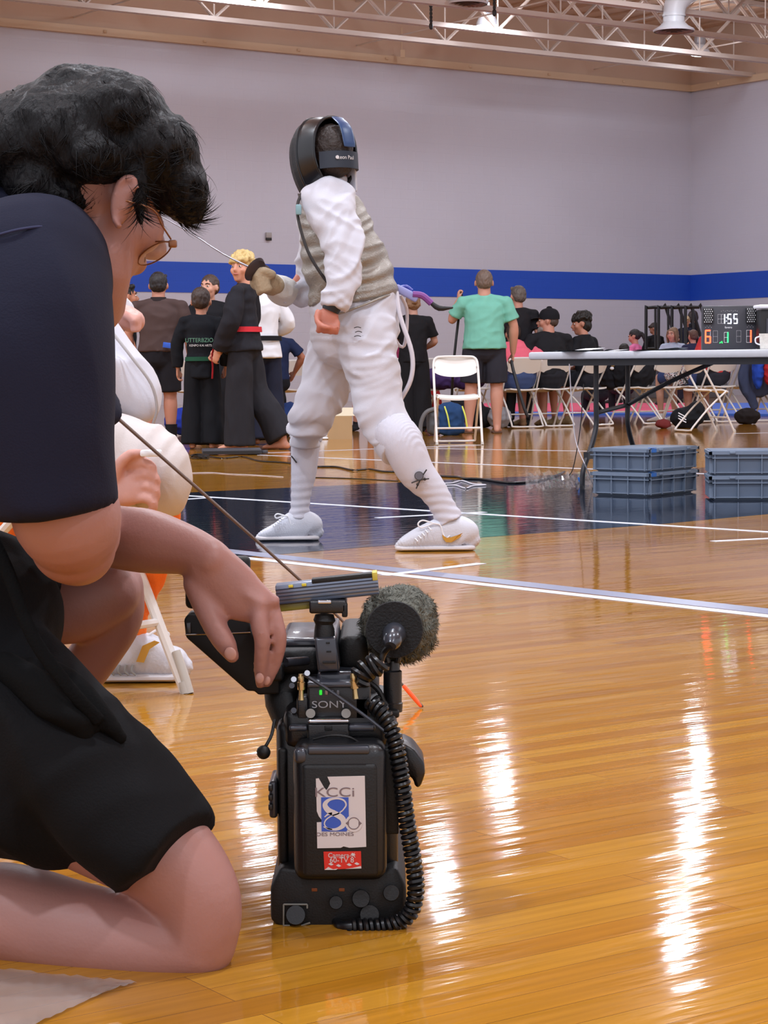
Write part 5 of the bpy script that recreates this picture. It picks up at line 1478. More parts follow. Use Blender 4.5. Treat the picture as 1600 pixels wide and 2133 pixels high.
# the chair under him
ft = fl(392, 1444)
c = dup(ch0, (ft.x-.312, ft.y-.034, 0), math.radians(-125), 'white folding chair under the seated fencer, one leg reaching past his shoe')
Mesh().loft([(-.205, .205, .09), (-.205, .228, .035), (-.205, .24, .0)], [.0095, .0105, .011], n=14, k=2, caps='ff').obj('foot_cap', M_foot, c)
# his foil: from the hidden hand down to the orange-taped tip on the floor
tip = fl(880, 1475)
t = thing('foil', 'long foil with orange taped tip slanting from the seated fencer to the floor', 'foil', (tip.x, tip.y, 0))
A = G(150, 785, -.45)
P0 = at(235, 862, 4.26); P1 = at(640, 1222, 4.25); P2 = at(842, 1430, tip.y+.01)
Mesh().loft([A, P0, P1, P2, tip+V((0, 0, .004))], [.0042, .0040, .0030, .0026, .0024], k=4, n=8).obj('blade', mat('dark_blade', '#5c4a42', rough=.4, metal=.6), t, world=True)
Mesh().loft([at(842, 1430, tip.y+.01), at(862, 1453, tip.y+.005), at(876, 1470, tip.y)], [.0042, .0046, .0036], k=2, n=8).obj('orange_tape', mat('orange_tape', '#ff5a1e', rough=.5), t, world=True)
d = (P0-A).normalized()
Mesh().loft([A-d*.0, A+d*.012], [.055, .05], n=20, caps='ff').obj('guard', M_bl, t, world=True)
Mesh().rod(A-d*.13, A, .012).obj('grip', M_blk, t, world=True)
# ---------------------------------------------------------------- the kneeling videographer
MD = 2.45
def K(px, py, d=0.0): return at(px, py, MD+d)
def kr(p): return p*MD/FPX
VM = thing('person', 'kneeling person in navy shirt and black shorts reaching a hand to the video camera', 'person', (K(150, 1900).x, MD, 0))
M_skm = mat('skin_foreground', '#a67870', rough=.48, bump=.06, bscale=220, var=.06, vscale=16, sss=.12)
MV = Matrix.Translation(K(186, 405, .06)) @ Matrix.Rotation(math.radians(-50), 4, 'Z') @ Matrix.Rotation(math.radians(-22), 4, 'X')
b = Mesh(); add_head(b, MV, 1.04)
b.loft([K(185, 440, .10), K(150, 520, .12), K(90, 600, .12), K(40, 680, .12)], [(.06, .06), (.066, .066), (.075, .075), (.1, .1)], k=3, n=22)
b.loft([K(210, 470, .04), K(205, 560, .03), K(180, 620, .06)], [.045, .04, .05], k=3, n=18)
b.loft([K(-220, 1200, .1), K(-160, 950, .1), K(-60, 750, .1), K(20, 650, .1)], [.08, .085, .09, .09], k=3, n=22)
# near (right) arm: upper arm inside the sleeve, thick bent elbow, forearm going away
b.loft([K(45, 600, -.1), K(80, 850, -.12), K(118, 1010, -.12), K(143, 1085, -.11), K(160, 1140, -.08)], [kr(95), kr(100), kr(104), kr(108), kr(80)], k=4, n=26)
b.ell(K(152, 1130, -.09), (kr(88), kr(80), kr(86)), nu=24, nv=16)
b.loft([K(165, 1110, -.06), K(185, 1092, .06), K(200, 1085, .16)], [kr(85), kr(64), kr(46)], k=3, n=22)
add_hand(b, K(203, 1085, .17), (.12, 1, .0), (.1, -.5, .85), .95, .5, 1)
# far (left) arm and the hand on the monitor hood
HD = .13
b.loft([K(70, 640, .32), K(120, 850, .32), K(190, 1095, .27)], [.05, .046, .04], k=3, n=20)
b.loft([K(185, 1105, .27), K(240, 1118, .22), K(310, 1128, .18), K(390, 1146, .15), K(440, 1166, HD)], [kr(66)*1.08, kr(68)*1.06, kr(69)*1.05, kr(56), kr(46)], k=4, n=26)
b.loft([K(430, 1160, HD), K(462, 1203, HD), K(498, 1238, HD), K(540, 1262, HD-.002)], [(kr(48), .022), (kr(60), .021), (kr(60), .019), (kr(44), .015)], side=(1, 0, 1), k=4, n=24)
fing = [([(540, 1262, -.008), (539, 1300, -.016), (546, 1335, -.016), (543, 1385, -.008), (542, 1424, .0)], (21, 19.5, 18.5, 16.5, 12.5)),
        ([(565, 1262, .006), (577, 1300, .0), (583, 1335, .0), (573, 1382, .006), (557, 1424, .010)], (19, 17.5, 17, 15, 11)),
        ([(562, 1268, .026), (570, 1305, .028), (574, 1340, .03), (566, 1375, .032), (554, 1404, .036)], (18, 16.5, 15.5, 14, 10.5)),
        ([(550, 1275, .044), (556, 1305, .05), (558, 1332, .052), (552, 1360, .054), (545, 1382, .056)], (16, 14.5, 13.5, 12, 9)),
        ([(412, 1215, .006), (428, 1262, -.004), (452, 1312, -.014), (472, 1345, -.018), (484, 1368, -.016)], (34, 29, 27, 24, 16))]
for pts, rr in fing:
    b.loft([K(x, y, HD+d) for x, y, d in pts], [kr(r) for r in rr], k=4, n=16)
b.loft([K(420, 1180, HD), K(440, 1225, HD+.004), K(470, 1262, HD+.004)], [kr(34), kr(36), kr(30)], k=3, n=18)
b.ell(K(541, 1256, HD-.012), (kr(19), .01, kr(17))); b.ell(K(571, 1252, HD-.002), (kr(15), .009, kr(15)))
b.loft([K(470, 1200, HD-.012), K(505, 1232, HD-.014), K(540, 1256, HD-.013)], [.006, .0065, .008], k=3, n=10)
# near leg: knee and shin on the floor
b.loft([K(40, 1600, 0), K(250, 1720, -.03), K(345, 1785, -.05), K(405, 1858, -.06), K(418, 1925, -.06), K(400, 1968, -.055)], [kr(150), kr(125), kr(108), kr(93), kr(84), kr(80)], k=4, n=28)
b.loft([K(408, 1962, -.055), K(310, 1962, -.04), K(160, 1940, -.01), K(0, 1903, .02), K(-170, 1890, .04), K(-260, 1900, .05)], [kr(84), kr(92), kr(104), kr(110), kr(80), kr(55)], k=4, n=28)
b.ell(K(420, 1935, -.06), (kr(78), kr(78), kr(105)))
b.loft([K(-250, 1895, .05), K(-330, 1935, .06), K(-400, 1960, .06)], [.035, .035, .025], k=2)
# far leg, knee up
b.loft([K(20, 1265, .3), K(150, 1262, .3), K(222, 1232, .3)], [kr(88), kr(90), kr(80)], k=3, n=24)
b.loft([K(238, 1222, .32), K(240, 1285, .33), K(198, 1362, .34), K(140, 1440, .35), K(80, 1560, .36), K(40, 1680, .36)], [kr(70), kr(66), kr(60), kr(60), kr(48), kr(38)], k=4, n=24)
b.loft([K(40, 1680, .36), K(60, 1740, .36), K(120, 1760, .34)], [.035, .035, .03], k=2)
er = lambda x, y, d=-.030: K(x, y, d)
b.tube([er(284, 395), er(280, 374), er(264, 368), er(248, 384), er(238, 412), er(236, 440), er(243, 466), er(254, 476)], .0048, k=4)
b.tube([er(272, 396), er(258, 408), er(253, 424), er(262, 438)], .0036, k=4)
EM = Matrix.Rotation(.38, 3, 'Y')
b.ell(K(258, 415, -.020), (kr(24), .010, kr(50)), EM)
b.ell(K(250, 452, -.018), (kr(15), .009, kr(20)), EM)
b.fused('body', M_skm, VM, world=True, voxel=.0036, smooth=3)
# nails
M_nail = mat('nail', '#b98a7e', rough=.25)
for (x, y, d, rx, rz, t) in ((480, 1362, -.036, .0075, .0085, -.4), (541, 1413, -.016, .0055, .007, 0), (556, 1418, -.004, .0045, .006, .3)):
    Mesh().ell((0, 0, 0), (rx, .0022, rz)).xf(Matrix.Translation(K(x, y, HD+d)) @ Matrix.Rotation(t, 4, 'Y')).obj('fingernail', M_nail, VM, world=True)
# red rim and inner folds of the ear
E0 = MV @ V((.0875, -.004, -.006))
ear = lambda y, z, x=.094: MV @ V((x*1.04, y, z))
face_parts(MV, 1.04, VM, '#241a18')

# shirt: bent back, shoulder, wide short sleeve
M_navy = mat('navy_cloth', '#16182c', rough=.85, bump=.12, bscale=400, spec=.25, sheen=.0, var=.1, vscale=5)
g = Mesh()
g.loft([K(-260, 1330, .12), K(-230, 1150, .12), K(-190, 950, .12), K(-110, 760, .12), K(-20, 610, .12), K(62, 520, .12)],
       [(kr(210), .15), (kr(205), .16), (kr(215), .17), (kr(225), .19), (kr(190), .2), (kr(108), .12)], k=4, n=30, caps='ff')
g.ell(K(-30, 560, .06), (kr(190), .17, kr(172)), nu=28, nv=18)
g.ell(K(-55, 520, .06), (kr(205), .18, kr(165)), nu=28, nv=18)
g.ell(K(40, 500, .04), (kr(110), .13, kr(95)), nu=28, nv=18)
g.loft([K(48, 575, -.07), K(64, 700, -.11), K(84, 860, -.12), K(98, 985, -.12), K(108, 1062, -.12)],
       [(kr(168), .1), (kr(163), .098), (kr(147), .09), (kr(134), .085), (kr(126), .082)], side=(1, 0, 0), k=5, n=32, caps='rf')
g.loft([K(70, 640, .33), K(105, 780, .33), K(140, 900, .33)], [.08, .075, .07], k=3, n=22, caps='rf')
def fold_shirt(p):
    return wrinkle(p, (.8, 0, .15), 6, 1.5, .020, 3) + wrinkle(p, (.5, 0, .6), 15, 4, .006, 8)
g.fused('shirt', M_navy, VM, world=True, voxel=.006, smooth=4, disp=fold_shirt)
g = Mesh().loft([K(-10, 520, .1), K(62, 505, .1), K(95, 480, .1)], [(kr(120), .1), (kr(100), .085), (kr(92), .078)], k=3, n=28, caps='oo')
g.obj('collar', mat('collar_navy', '#1e2240', rough=.8, bump=.15, bscale=400), VM, world=True)
Mesh().tube([K(-20, 494, -.165), K(40, 478, -.165), (K(100, 472, -.15)), K(150, 482, -.125), K(192, 515, -.09), K(214, 560, -.075)], .0016, k=4).obj('yoke_seam', mat('seam_thread', '#23274a', rough=.8), VM, world=True)
# shorts
M_bshort = mat('black_shorts', '#0a0a0d', rough=.85, bump=.15, bscale=350, spec=.2, sheen=.0, var=.1, vscale=4)
g = Mesh()
g.ell(K(-60, 1290, .12), (kr(190), .17, kr(200)), nu=28, nv=18)
g.loft([K(-150, 1420, .05), K(-20, 1500, .02), K(80, 1575, -.02), K(180, 1640, -.04), K(270, 1712, -.06), K(342, 1786, -.075)],
       [(kr(240), .13), (kr(228), .125), (kr(213), .12), (kr(186), .11), (kr(155), .098), (kr(128), .088)], side=(.6, 0, .8), k=5, n=32, caps='rf')
g.loft([K(-80, 1270, .27), K(30, 1268, .28), K(112, 1275, .28)], [(kr(122), .1), (kr(118), .09), (kr(112), .085)], side=(0, 0, 1), k=3, n=26, caps='rf')
def fold_shorts(p):
    return wrinkle(p, (.5, 0, .75), 8, 2.2, .022, 6) + wrinkle(p, (-.5, 0, .7), 16, 4, .004, 1)
g.fused('shorts', M_bshort, VM, world=True, voxel=.0065, smooth=4, disp=fold_shorts)
# gathered belt strap and bunched cloth in front of the lap
M_char = mat('charcoal_strap', '#050506', rough=.85, spec=.15, bump=.2, bscale=300)
Mesh().loft([K(-20, 1110, -.06), K(20, 1200, -.085), K(70, 1330, -.11), K(150, 1440, -.125), K(205, 1500, -.12)], [(kr(14), .004)]*5, side=(1, 0, .3), k=4, n=14).obj('strap', M_char, VM, world=True)
g = Mesh()
g.loft([K(10, 1390, -.07), K(80, 1440, -.11), K(150, 1500, -.12), K(190, 1560, -.11)], [kr(34), kr(38), kr(30), kr(16)], k=4)
g.loft([K(60, 1395, -.04), K(130, 1420, -.08), K(200, 1470, -.10), K(250, 1540, -.10)], [kr(30), kr(34), kr(28), kr(15)], k=4)
g.fused('bunched_cloth', mat('bunched_black', '#070708', rough=.85, spec=.15, bump=.15, bscale=300), VM, world=True, voxel=.006, smooth=4, disp=lambda p: wrinkle(p, (.6, 0, .7), 16, 4, .007, 2))
# glasses
M_wire = mat('copper_wire', '#8a5a3c', rough=.3, metal=.6)
M_lensg = bpy.data.materials.new('spectacle_lens'); M_lensg.use_nodes = True
q = M_lensg.node_tree.nodes['Principled BSDF']; q.inputs['Base Color'].default_value = (.75, .74, .82, 1); q.inputs['Roughness'].default_value = .03; q.inputs['Alpha'].default_value = .14; q.inputs['Coat Weight'].default_value = 1
Mesh().tube([K(262, 418, -.03), K(318, 436, -.02), K(338, 470, .0), K(356, 498, .02)], .0011, k=4).obj('glasses_temple', M_wire, VM, world=True)
Mesh().bbox(K(360, 508, .022), (.010, .008, .009), .002).obj('glasses_hinge', M_wire, VM, world=True)
def ringp(c, a, b_, n=28): return [c+a*math.cos(2*PI*i/n)+b_*math.sin(2*PI*i/n) for i in range(n)]
for (cx, cy, dd) in ((322, 528, .045), (268, 556, .085)):
    c = K(cx, cy, dd); a = (K(cx+34, cy-20, dd-.012)-c); b_ = (K(cx+7, cy+14, dd+.010)-c)
    rr = ringp(c, a, b_)
    Mesh().tube(rr+[rr[0]], .0009).obj('glasses_rim', M_wire, VM, world=True)
    Mesh().add(rr+[r+V((.0005, .001, -.001)) for r in rr], [tuple(range(28)), tuple(range(28, 56))[::-1]]+[(i, (i+1) % 28, 28+(i+1) % 28, 28+i) for i in range(28)]).obj('glasses_lens', M_lensg, VM, world=True)
Mesh().tube([K(356, 504, .03), K(330, 503, .04), K(300, 504, .06)], .0011, k=3).obj('glasses_brow_bar', M_wire, VM, world=True)

# hair: a thick mass plus many fine locks
M_hair = mat('hair_black', '#0b090c', rough=.55, spec=.2, bump=.5, bscale=160, var=.35, vscale=50, stretch=(1, 1, .3))
g = Mesh()
for (x, y, d, rx, ry, rd) in ((150, 300, .07, 190, 140, .13), (50, 315, .08, 120, 120, .13), (235, 250, .07, 120, 100, .12), (322, 320, .07, 92, 92, .10),
                              (372, 385, .08, 58, 70, .07), (385, 430, .10, 42, 38, .05), (95, 400, .06, 85, 72, .12), (150, 425, .05, 66, 50, .10),
                              (287, 378, .01, 30, 40, .045), (292, 425, -.012, 13, 52, .018), (205, 335, .02, 95, 62, .09), (-60, 300, .12, 90, 90, .12), (5, 360, .08, 60, 60, .10), (165, 185, .08, 90, 48, .08), (318, 402, .10, 55, 45, .06)):
    g.ell(K(x, y, d), (kr(rx), rd, kr(ry)))
def tuft(p):
    q = V((p.x*24, p.y*24, p.z*14)); return .006*noise.noise(q) + .005*(.5-abs(noise.noise(q*2.1))*2)
ho = g.fused('hair', M_hair, VM, world=True, voxel=.006, smooth=2, disp=tuft)
# locks grow from the hair surface and follow the head forward and down
rnd = random.Random(11)
vs = ho.data.vertices; Wm = wm(VM)
n_v = len(vs); g = Mesh(); crown = K(60, 230, .1)
cheek = K(300, 520, 0)
cnt = 0
while cnt < 7000:
    q = vs[rnd.randrange(n_v)]; p = Wm @ q.co; nrm = q.normal.copy()
    # skip the underside over the cheek
    pr = RCAM.transposed() @ (p-V((0, 0, CAMZ))); ix = CX+FPX*pr.x/-pr.z; iy = CY-FPX*pr.y/-pr.z
    if iy > 455 and ix < 340:
        if rnd.random() < .85: continue
    if nrm.y > .55: continue
    f = (p-crown); f.z *= .6; f = f - nrm*f.dot(nrm)
    if f.length < 1e-4: continue
    f.normalize(); sw = noise.noise(p*7); f = (f + nrm.cross(f)*sw*1.1 + V((0, 0, -.15))).normalized()
    L = rnd.uniform(.020, .042); r0 = rnd.uniform(.0004, .0009)
    lift = rnd.uniform(-.02, .09) if rnd.random() < .96 else rnd.uniform(.25, .6)
    pts = []; c = V(p)-nrm*.004; dd = (f+nrm*lift).normalized()
    for i in range(6):
        pts.append(V(c)); c = c + dd*L/5; dd = (dd - nrm*.17 + V((0, 0, -.05)) + nrm.cross(f)*rnd.uniform(-.16, .16)).normalized()
    a = f.cross(nrm); v = []
    for i, s_ in enumerate(pts):
        r = r0*(1-(i/5)**1.6)+.00008
        v += [s_+a*r, s_-a*r, s_+nrm*r]
    fc = []
    for i in range(5):
        for j in range(3): fc.append((3*i+j, 3*i+(j+1) % 3, 3*i+3+(j+1) % 3, 3*i+3+j))
    g.add(v, fc); cnt += 1
me = g.me('hair_locks', fix=False)
o = link('hair_locks', me, M_hair, VM, world=True); o['kind'] = 'stuff'
# ---------------------------------------------------------------- the video camera on the floor
CD = 2.56
def C(px, py, d=0.0): return at(px, py, CD+d)
def cr_(p): return p*CD/FPX
b0 = fl(700, 1944)
VC = thing('video_camera', 'black shoulder video camera standing on the floor, seen from its battery end', 'video camera', (b0.x, b0.y, 0))
M_cam = mat('camera_black', '#090a0f', rough=.38, bump=.08, bscale=500, coat=.15)
M_cam2 = mat('camera_rubber', '#08080a', rough=.55, bump=.1, bscale=400)
M_camg = mat('camera_grey', '#3a3d46', rough=.3, metal=.3, coat=.4)
M_chr = mat('chrome', '#c9cbd2', rough=.15, metal=1)
M_gold = mat('brass_plug', '#c9ae7c', rough=.25, metal=.9)
def pb(name, x0, x1, y0, y1, d0, d1, m=M_cam, r=.005, seg=3, rot=0):
    a = C(x0, y0, d0); c = C(x1, y1, d0)
    w_ = abs(c.x-a.x); h = abs(a.z-c.z); ctr = (a+c)/2
    R = Matrix.Rotation(math.radians(rot), 3, 'Y') if rot else None
    return Mesh().bbox((ctr.x, ctr.y+(d1-d0)/2, ctr.z), (w_, d1-d0, h), r, R, seg).obj(name, m, VC, world=True, angle=math.radians(50))
pb('camera_body', 574, 830, 1502, 1830, .035, .30, M_cam, .014)
pb('side_rib', 578, 600, 1560, 1800, .028, .05, M_cam2, .004)
pb('body_shoulder', 590, 812, 1478, 1560, .03, .24, M_cam, .012)
pb('battery', 609, 806, 1553, 1838, -.032, .036, M_cam, .016, 4)
pb('battery_face', 628, 788, 1592, 1828, -.0355, -.02, M_cam2, .006)
pb('battery_corner_ridge', 612, 640, 1560, 1592, -.034, -.01, M_camg, .006)
pb('battery_top_ridge', 640, 770, 1556, 1572, -.034, -.0, M_camg, .003)
pb('side_plate', 800, 831, 1560, 1738, .0, .02, M_cam2, .002)
pb('side_plate_edge', 827, 829, 1562, 1700, -.001, .004, mat('plate_edge', '#8a7d6c', rough=.4, metal=.5), .0005)
# base with cut corners
def poly(name, pts, d0, d1, m=M_cam, bev=.003):
    g = bmesh.new(); P = [C(x, y, d0) for x, y in pts]
    vs_ = [g.verts.new(p) for p in P]; f = g.faces.new(vs_)
    e = bmesh.ops.extrude_face_region(g, geom=[f]); 
    for q in e['geom']:
        if isinstance(q, bmesh.types.BMVert): q.co.y += (d1-d0)
    bmesh.ops.recalc_face_normals(g, faces=g.faces)
    bmesh.ops.bevel(g, geom=list(g.edges), offset=bev, segments=2, affect='EDGES', profile=.5)
    me = bpy.data.meshes.new(name); g.to_mesh(me); g.free()
    o = link(name, me, m, VC, world=True); me.set_sharp_from_angle(angle=math.radians(45)); return o
poly('camera_base', [(563, 1848), (585, 1806), (640, 1815), (800, 1815), (826, 1806), (846, 1845), (848, 1925), (815, 1941), (720, 1942), (590, 1938), (564, 1918)], .0, .28, M_cam2, .005)
for i, (x, y, s_) in enumerate(((616, 1906, 22), (700, 1880, 15), (752, 1872, 20), (770, 1905, 22), (815, 1860, 18))):
    Mesh().loft([C(x, y, .004), C(x, y, -.012)], [cr_(s_), cr_(s_*.9)], n=20, caps='ff').obj('connector_cap', M_cam2 if i else M_cam, VC, world=True)
g = Mesh()
for a, c in (((591, 1884), (640, 1884)), ((591, 1884), (591, 1928)), ((591, 1928), (604, 1928)), ((628, 1928), (646, 1922)), ((640, 1884), (640, 1892))): g.rod(C(*a, -.002), C(*c, -.002), .0012, 6)
g.obj('socket_frame', mat('worn_paint', '#7e7b72', rough=.6), VC, world=True)
for x in (655, 712): pb('orange_mark', x-6, x+6, 1850, 1857, -.001, .003, mat('orange_mark', '#8a4a22', rough=.5), .0005)
pb('button_pod', 560, 578, 1628, 1705, .02, .10, M_camg, .004)
for i in range(3): pb('side_button', 559, 568, 1636+i*20, 1648+i*20, .012, .03, M_cam, .001)
# side knob far right
poly('shoulder_horn', [(838, 1548), (862, 1560), (884, 1590), (886, 1612), (876, 1640), (866, 1642), (860, 1622), (842, 1612)], .10, .18, M_cam, .004)
# ball on a cord at left
Mesh().ell(C(549, 1567, .02), cr_(15)).obj('pull_ball', M_cam2, VC, world=True)
Mesh().tube([C(572, 1500, .05), C(566, 1530, .03), C(556, 1550, .02), C(551, 1558, .02)], .0022, k=3).obj('pull_cord', M_cam2, VC, world=True)
# receiver block
pb('receiver', 640, 772, 1428, 1502, .03, .13, M_cam, .004)
pb('receiver_lip', 640, 770, 1422, 1432, .026, .10, M_camg, .002)
for i, c in enumerate(('#20d030', '#8a6a6a', '#5a5a60', '#5a5a60')):
    pb('indicator_led', 665+i*12, 671+i*12, 1438, 1448, .026, .032, emit('led_small', c, 1.2) if i == 0 else mat('led_dull', c, rough=.3), .001)
text('SONY', 'maker_lettering', .0125, mat('grey_print', '#9a9aa0', rough=.5), VC, tuple(wm(VC).inverted() @ C(686, 1468, .0285)), width=1.35)
0 and text('x', 'small_lettering', .0042, mat('grey_print2', '#6c6c72', rough=.5), VC, tuple(wm(VC).inverted() @ C(686, 1480, .0285)))
for x in (647, 721): Mesh().loft([C(x, 1486, .035), C(x, 1486, .012)], [cr_(10), cr_(10)], n=18, caps='ff').obj('thumb_screw', mat('satin_grey', '#8b8883', rough=.35, metal=.5), VC, world=True)
pb('latch_bar', 641, 728, 1498, 1508, .012, .03, M_chr, .003)
pb('top_bar', 602, 640, 1512, 1524, .012, .03, M_camg, .003); pb('top_bar', 726, 782, 1510, 1524, .012, .03, M_camg, .003)
pb('latch_block', 640, 728, 1508, 1550, .014, .05, M_cam, .003); pb('latch_hole', 676, 692, 1512, 1522, .0125, .02, M_cam2, .001)
pb('receiver_back_block', 660, 745, 1400, 1440, .06, .16, M_camg, .006)
pb('left_block', 618, 642, 1452, 1500, .03, .09, M_cam, .003); pb('right_block', 738, 772, 1452, 1500, .03, .09, M_cam, .003)
def plug(x0, y0, x1, y1, r=8):
    P = [C(x0+(x1-x0)*u, y0+(y1-y0)*u, .03) for u in (0, .15, .3, .32, .6, .62, .85, 1)]
    Mesh().loft(P, [cr_(q) for q in (r*.75, r, r*.9, r*1.25, r*1.2, r*.7, r*.75, r*.9)], n=16, caps='ff').obj('brass_plug', M_gold, VC, world=True)
plug(627, 1404, 628, 1458, 7); plug(736, 1402, 741, 1455, 8)
Mesh().tube([C(632, 1404, .02), C(700, 1448, .01), C(800, 1522, .0), C(826, 1556, .0)], .0022, k=3).obj('antenna', M_camg, VC, world=True)
Mesh().tube([C(652, 1540, -.005), C(690, 1532, -.012), C(728, 1536, -.010), C(752, 1550, -.004)], .0016, k=4).obj('thin_wire', M_cam2, VC, world=True)
for x, y in ((612, 1415), (608, 1428), (640, 1402), (612, 1480)): Mesh().loft([C(x, y, .03), C(x, y, .015)], [cr_(7), cr_(6)], n=12, caps='ff').obj('small_knob', M_chr if y < 1420 else M_camg, VC, world=True)
# lens side mass behind
pb('lens_barrel', 584, 672, 1330, 1356, .12, .30, M_camg, .008)
pb('viewfinder_arm', 575, 668, 1352, 1408, .10, .26, M_cam2, .01)
pb('right_mass', 705, 768, 1325, 1400, .10, .30, M_cam2, .012)
pb('body_front', 590, 790, 1400, 1500, .16, .40, M_cam2, .02)
Mesh().rod(C(596, 1380, .08), C(640, 1376, .10), .006, 12).obj('cross_rod', M_camg, VC, world=True)
Mesh().loft([C(600, 1500, .1), C(590, 1450, .12), C(610, 1420, .12)], [.02, .025, .02], k=3).obj('eyecup', M_cam2, VC, world=True)
# handle post, running away from us along the top
poly('handle_post', [(655, 1330), (700, 1328), (708, 1398), (662, 1400)], .05, .26, M_camg, .003)
pb('handle_slot', 672, 700, 1378, 1382, .048, .052, M_cam2, .0005); pb('handle_slot', 680, 690, 1356, 1359, .048, .052, M_cam2, .0005)
pb('handle_screw', 679, 687, 1338, 1341, .047, .052, M_cam2, .0005)
Mesh().loft([C(676, 1330, .07), C(676, 1312, .07), C(675, 1300, .07), C(676, 1292, .07), C(676, 1280, .07)], [cr_(23), cr_(22), cr_(19), cr_(24), cr_(20)], n=22, caps='ff').obj('swivel_mount', M_cam2, VC, world=True)
pb('mount_plate', 644, 722, 1252, 1278, .05, .11, M_cam, .003); pb('mount_screw', 662, 690, 1251, 1258, .042, .052, M_chr, .001); pb('mount_lever', 712, 724, 1258, 1286, .05, .07, M_cam2, .002)
# light panel, turned slightly
L0 = C(575, 1240, .07); L1 = C(788, 1218, .07); ld = (L1-L0).normalized(); ln = V((-ld.z, 0, ld.x))
def lp(name, a, b_, z0, z1, y0, y1, m, r=.001):
    c = L0+ld*(a+b_)/2+ln*(z0+z1)/2+V((0, (y0+y1)/2, 0))
    R = Matrix.Rotation(-math.atan2(ld.z, ld.x), 3, 'Y')
    Mesh().bbox(c, (b_-a, y1-y0, z1-z0), r, R).obj(name, m, VC, world=True)
LW = (L1-L0).length
lp('light_panel_body', 0, LW, -.013, .013, .0, .03, mat('panel_metal', '#8792a6', rough=.3, metal=.6), .002)
for i in range(5): lp('cooling_rib', 0, LW, -.012+i*.0045, -.0105+i*.0045, -.002, .001, M_camg if i % 2 else mat('rib_dark', '#2a3040', rough=.4), .0003)
lp('panel_slot', LW*.36, LW*.95, .010, .016, -.002, .02, M_cam2); lp('panel_end', LW*.95, LW*1.0, .006, .0165, -.003, .03, mat('yellow_end', '#c9b64a', rough=.5))
lp('diffuser_strip', 0.0, LW*.36, -.022, -.013, .002, .028, mat('olive_gel', '#75702c', rough=.35))
for x in (.13, .26): lp('yellow_label', LW*x, LW*(x+.045), .008, .0115, -.003, 0, mat('yellow_print', '#d8c63e', rough=.5), .0005)
# flip-out screen and its hood, left
pb('flip_screen', 384, 522, 1160, 1268, .10, .118, M_cam2, .007); pb('screen_glass', 396, 512, 1172, 1256, .098, .101, mat('screen_grey', '#3a3a42', rough=.15), .002)
poly('monitor_hood', [(383, 1290), (392, 1279), (518, 1283), (524, 1318), (584, 1385), (583, 1446), (537, 1448), (531, 1440), (515, 1440), (387, 1328)], .085, .13, mat('hood_black', '#0b0b0d', rough=.6), .003)
Mesh().rod(C(386, 1322, .0835), C(434, 1321, .0835), .0009, 6).obj('hood_edge', M_chr, VC, world=True)
Mesh().rod(C(434, 1321, .0835), C(522, 1317, .0835), .0007, 6).obj('hood_edge', M_chr, VC, world=True)
pb('hood_window', 388, 398, 1297, 1320, .083, .086, M_camg, .001)
pb('hood_joint', 566, 590, 1385, 1420, .07, .12, M_cam2, .004)
# microphone with fur windshield
mc = C(832, 1300, .13); FR = .049
Mesh().loft([C(822, 1312, .062), C(822, 1312, .088)], [cr_(60), cr_(63)], n=36, caps='ff').obj('mic_disc', mat('foam_black', '#141416', rough=.9, bump=.4, bscale=300), VC, world=True)
Mesh().loft([C(822, 1318, .08), C(821, 1322, .055), C(819, 1328, .045), C(817, 1336, .03), C(814, 1346, .022)], [cr_(26), cr_(25), cr_(22), cr_(20), cr_(12)], n=20, k=2, caps='ff').obj('mic_connector', M_camg, VC, world=True)
g = Mesh().ell(mc, (FR*1.02, .06, FR*1.05), nu=32, nv=22)
M_fur = mat('fur_grey', '#6a6b62', rough=.95, bump=.8, bscale=200, var=.35, vscale=60)
fo = g.fused('windshield_core', M_fur, VC, world=True, voxel=.004, smooth=1, disp=lambda p: .004*noise.noise(p*60)+.003*noise.noise(p*120))
rnd = random.Random(5); Wc = wm(VC); vs = fo.data.vertices; g = Mesh()
for i in range(9000):
    q = vs[rnd.randrange(len(vs))]; p = Wc @ q.co; n_ = q.normal.copy()
    if (p-C(822, 1312, .075)).length < cr_(60) and n_.y < -.5: continue
    t1 = n_.orthogonal().normalized(); t2 = n_.cross(t1); a = noise.noise(p*30)*6
    d = (n_*rnd.uniform(.25, .7) + t1*math.cos(a)*.8 + t2*math.sin(a)*.8 + V((0, 0, -.25))).normalized()
    L = rnd.uniform(.004, .010); r = .0005
    m_ = p+d*L*.5; e = p+(d+V((0, 0, -.25))).normalized()*L
    s_ = d.cross(n_).normalized()*r if d.cross(n_).length > 1e-4 else t1*r
    g.add([p-s_, p+s_, m_-s_*.8, m_+s_*.8, e], [(0, 1, 3, 2), (2, 3, 4)])
o = link('windshield_fur', g.me('windshield_fur', fix=False), M_fur, VC, world=True); o['kind'] = 'stuff'
# mic holder
Mesh().loft([C(818, 1376, .08), C(818, 1395, .08), C(818, 1398, .08), C(818, 1462, .08), C(818, 1464, .08), C(818, 1482, .08)], [cr_(14), cr_(16), cr_(20), cr_(20), cr_(22), cr_(21)], n=22, caps='ff').obj('mic_holder', M_cam, VC, world=True)
pb('holder_foot', 804, 832, 1480, 1496, .06, .1, M_cam2, .003)
for s_ in (-1, 1): Mesh().tube([C(818+s_*10, 1380, .07), C(818+s_*13, 1362, .07), C(818+s_*9, 1345, .08)], .004, k=2).obj('holder_prong', M_cam, VC, world=True)
Mesh().tube([C(768, 1420, .07), C(790, 1440, .07), C(804, 1475, .07)], .0035, k=4).obj('short_cable', M_cam2, VC, world=True)
Mesh().tube([C(775, 1462, .07), C(790, 1452, .07), C(808, 1470, .07)], .003, k=4).obj('short_cable', M_cam2, VC, world=True)
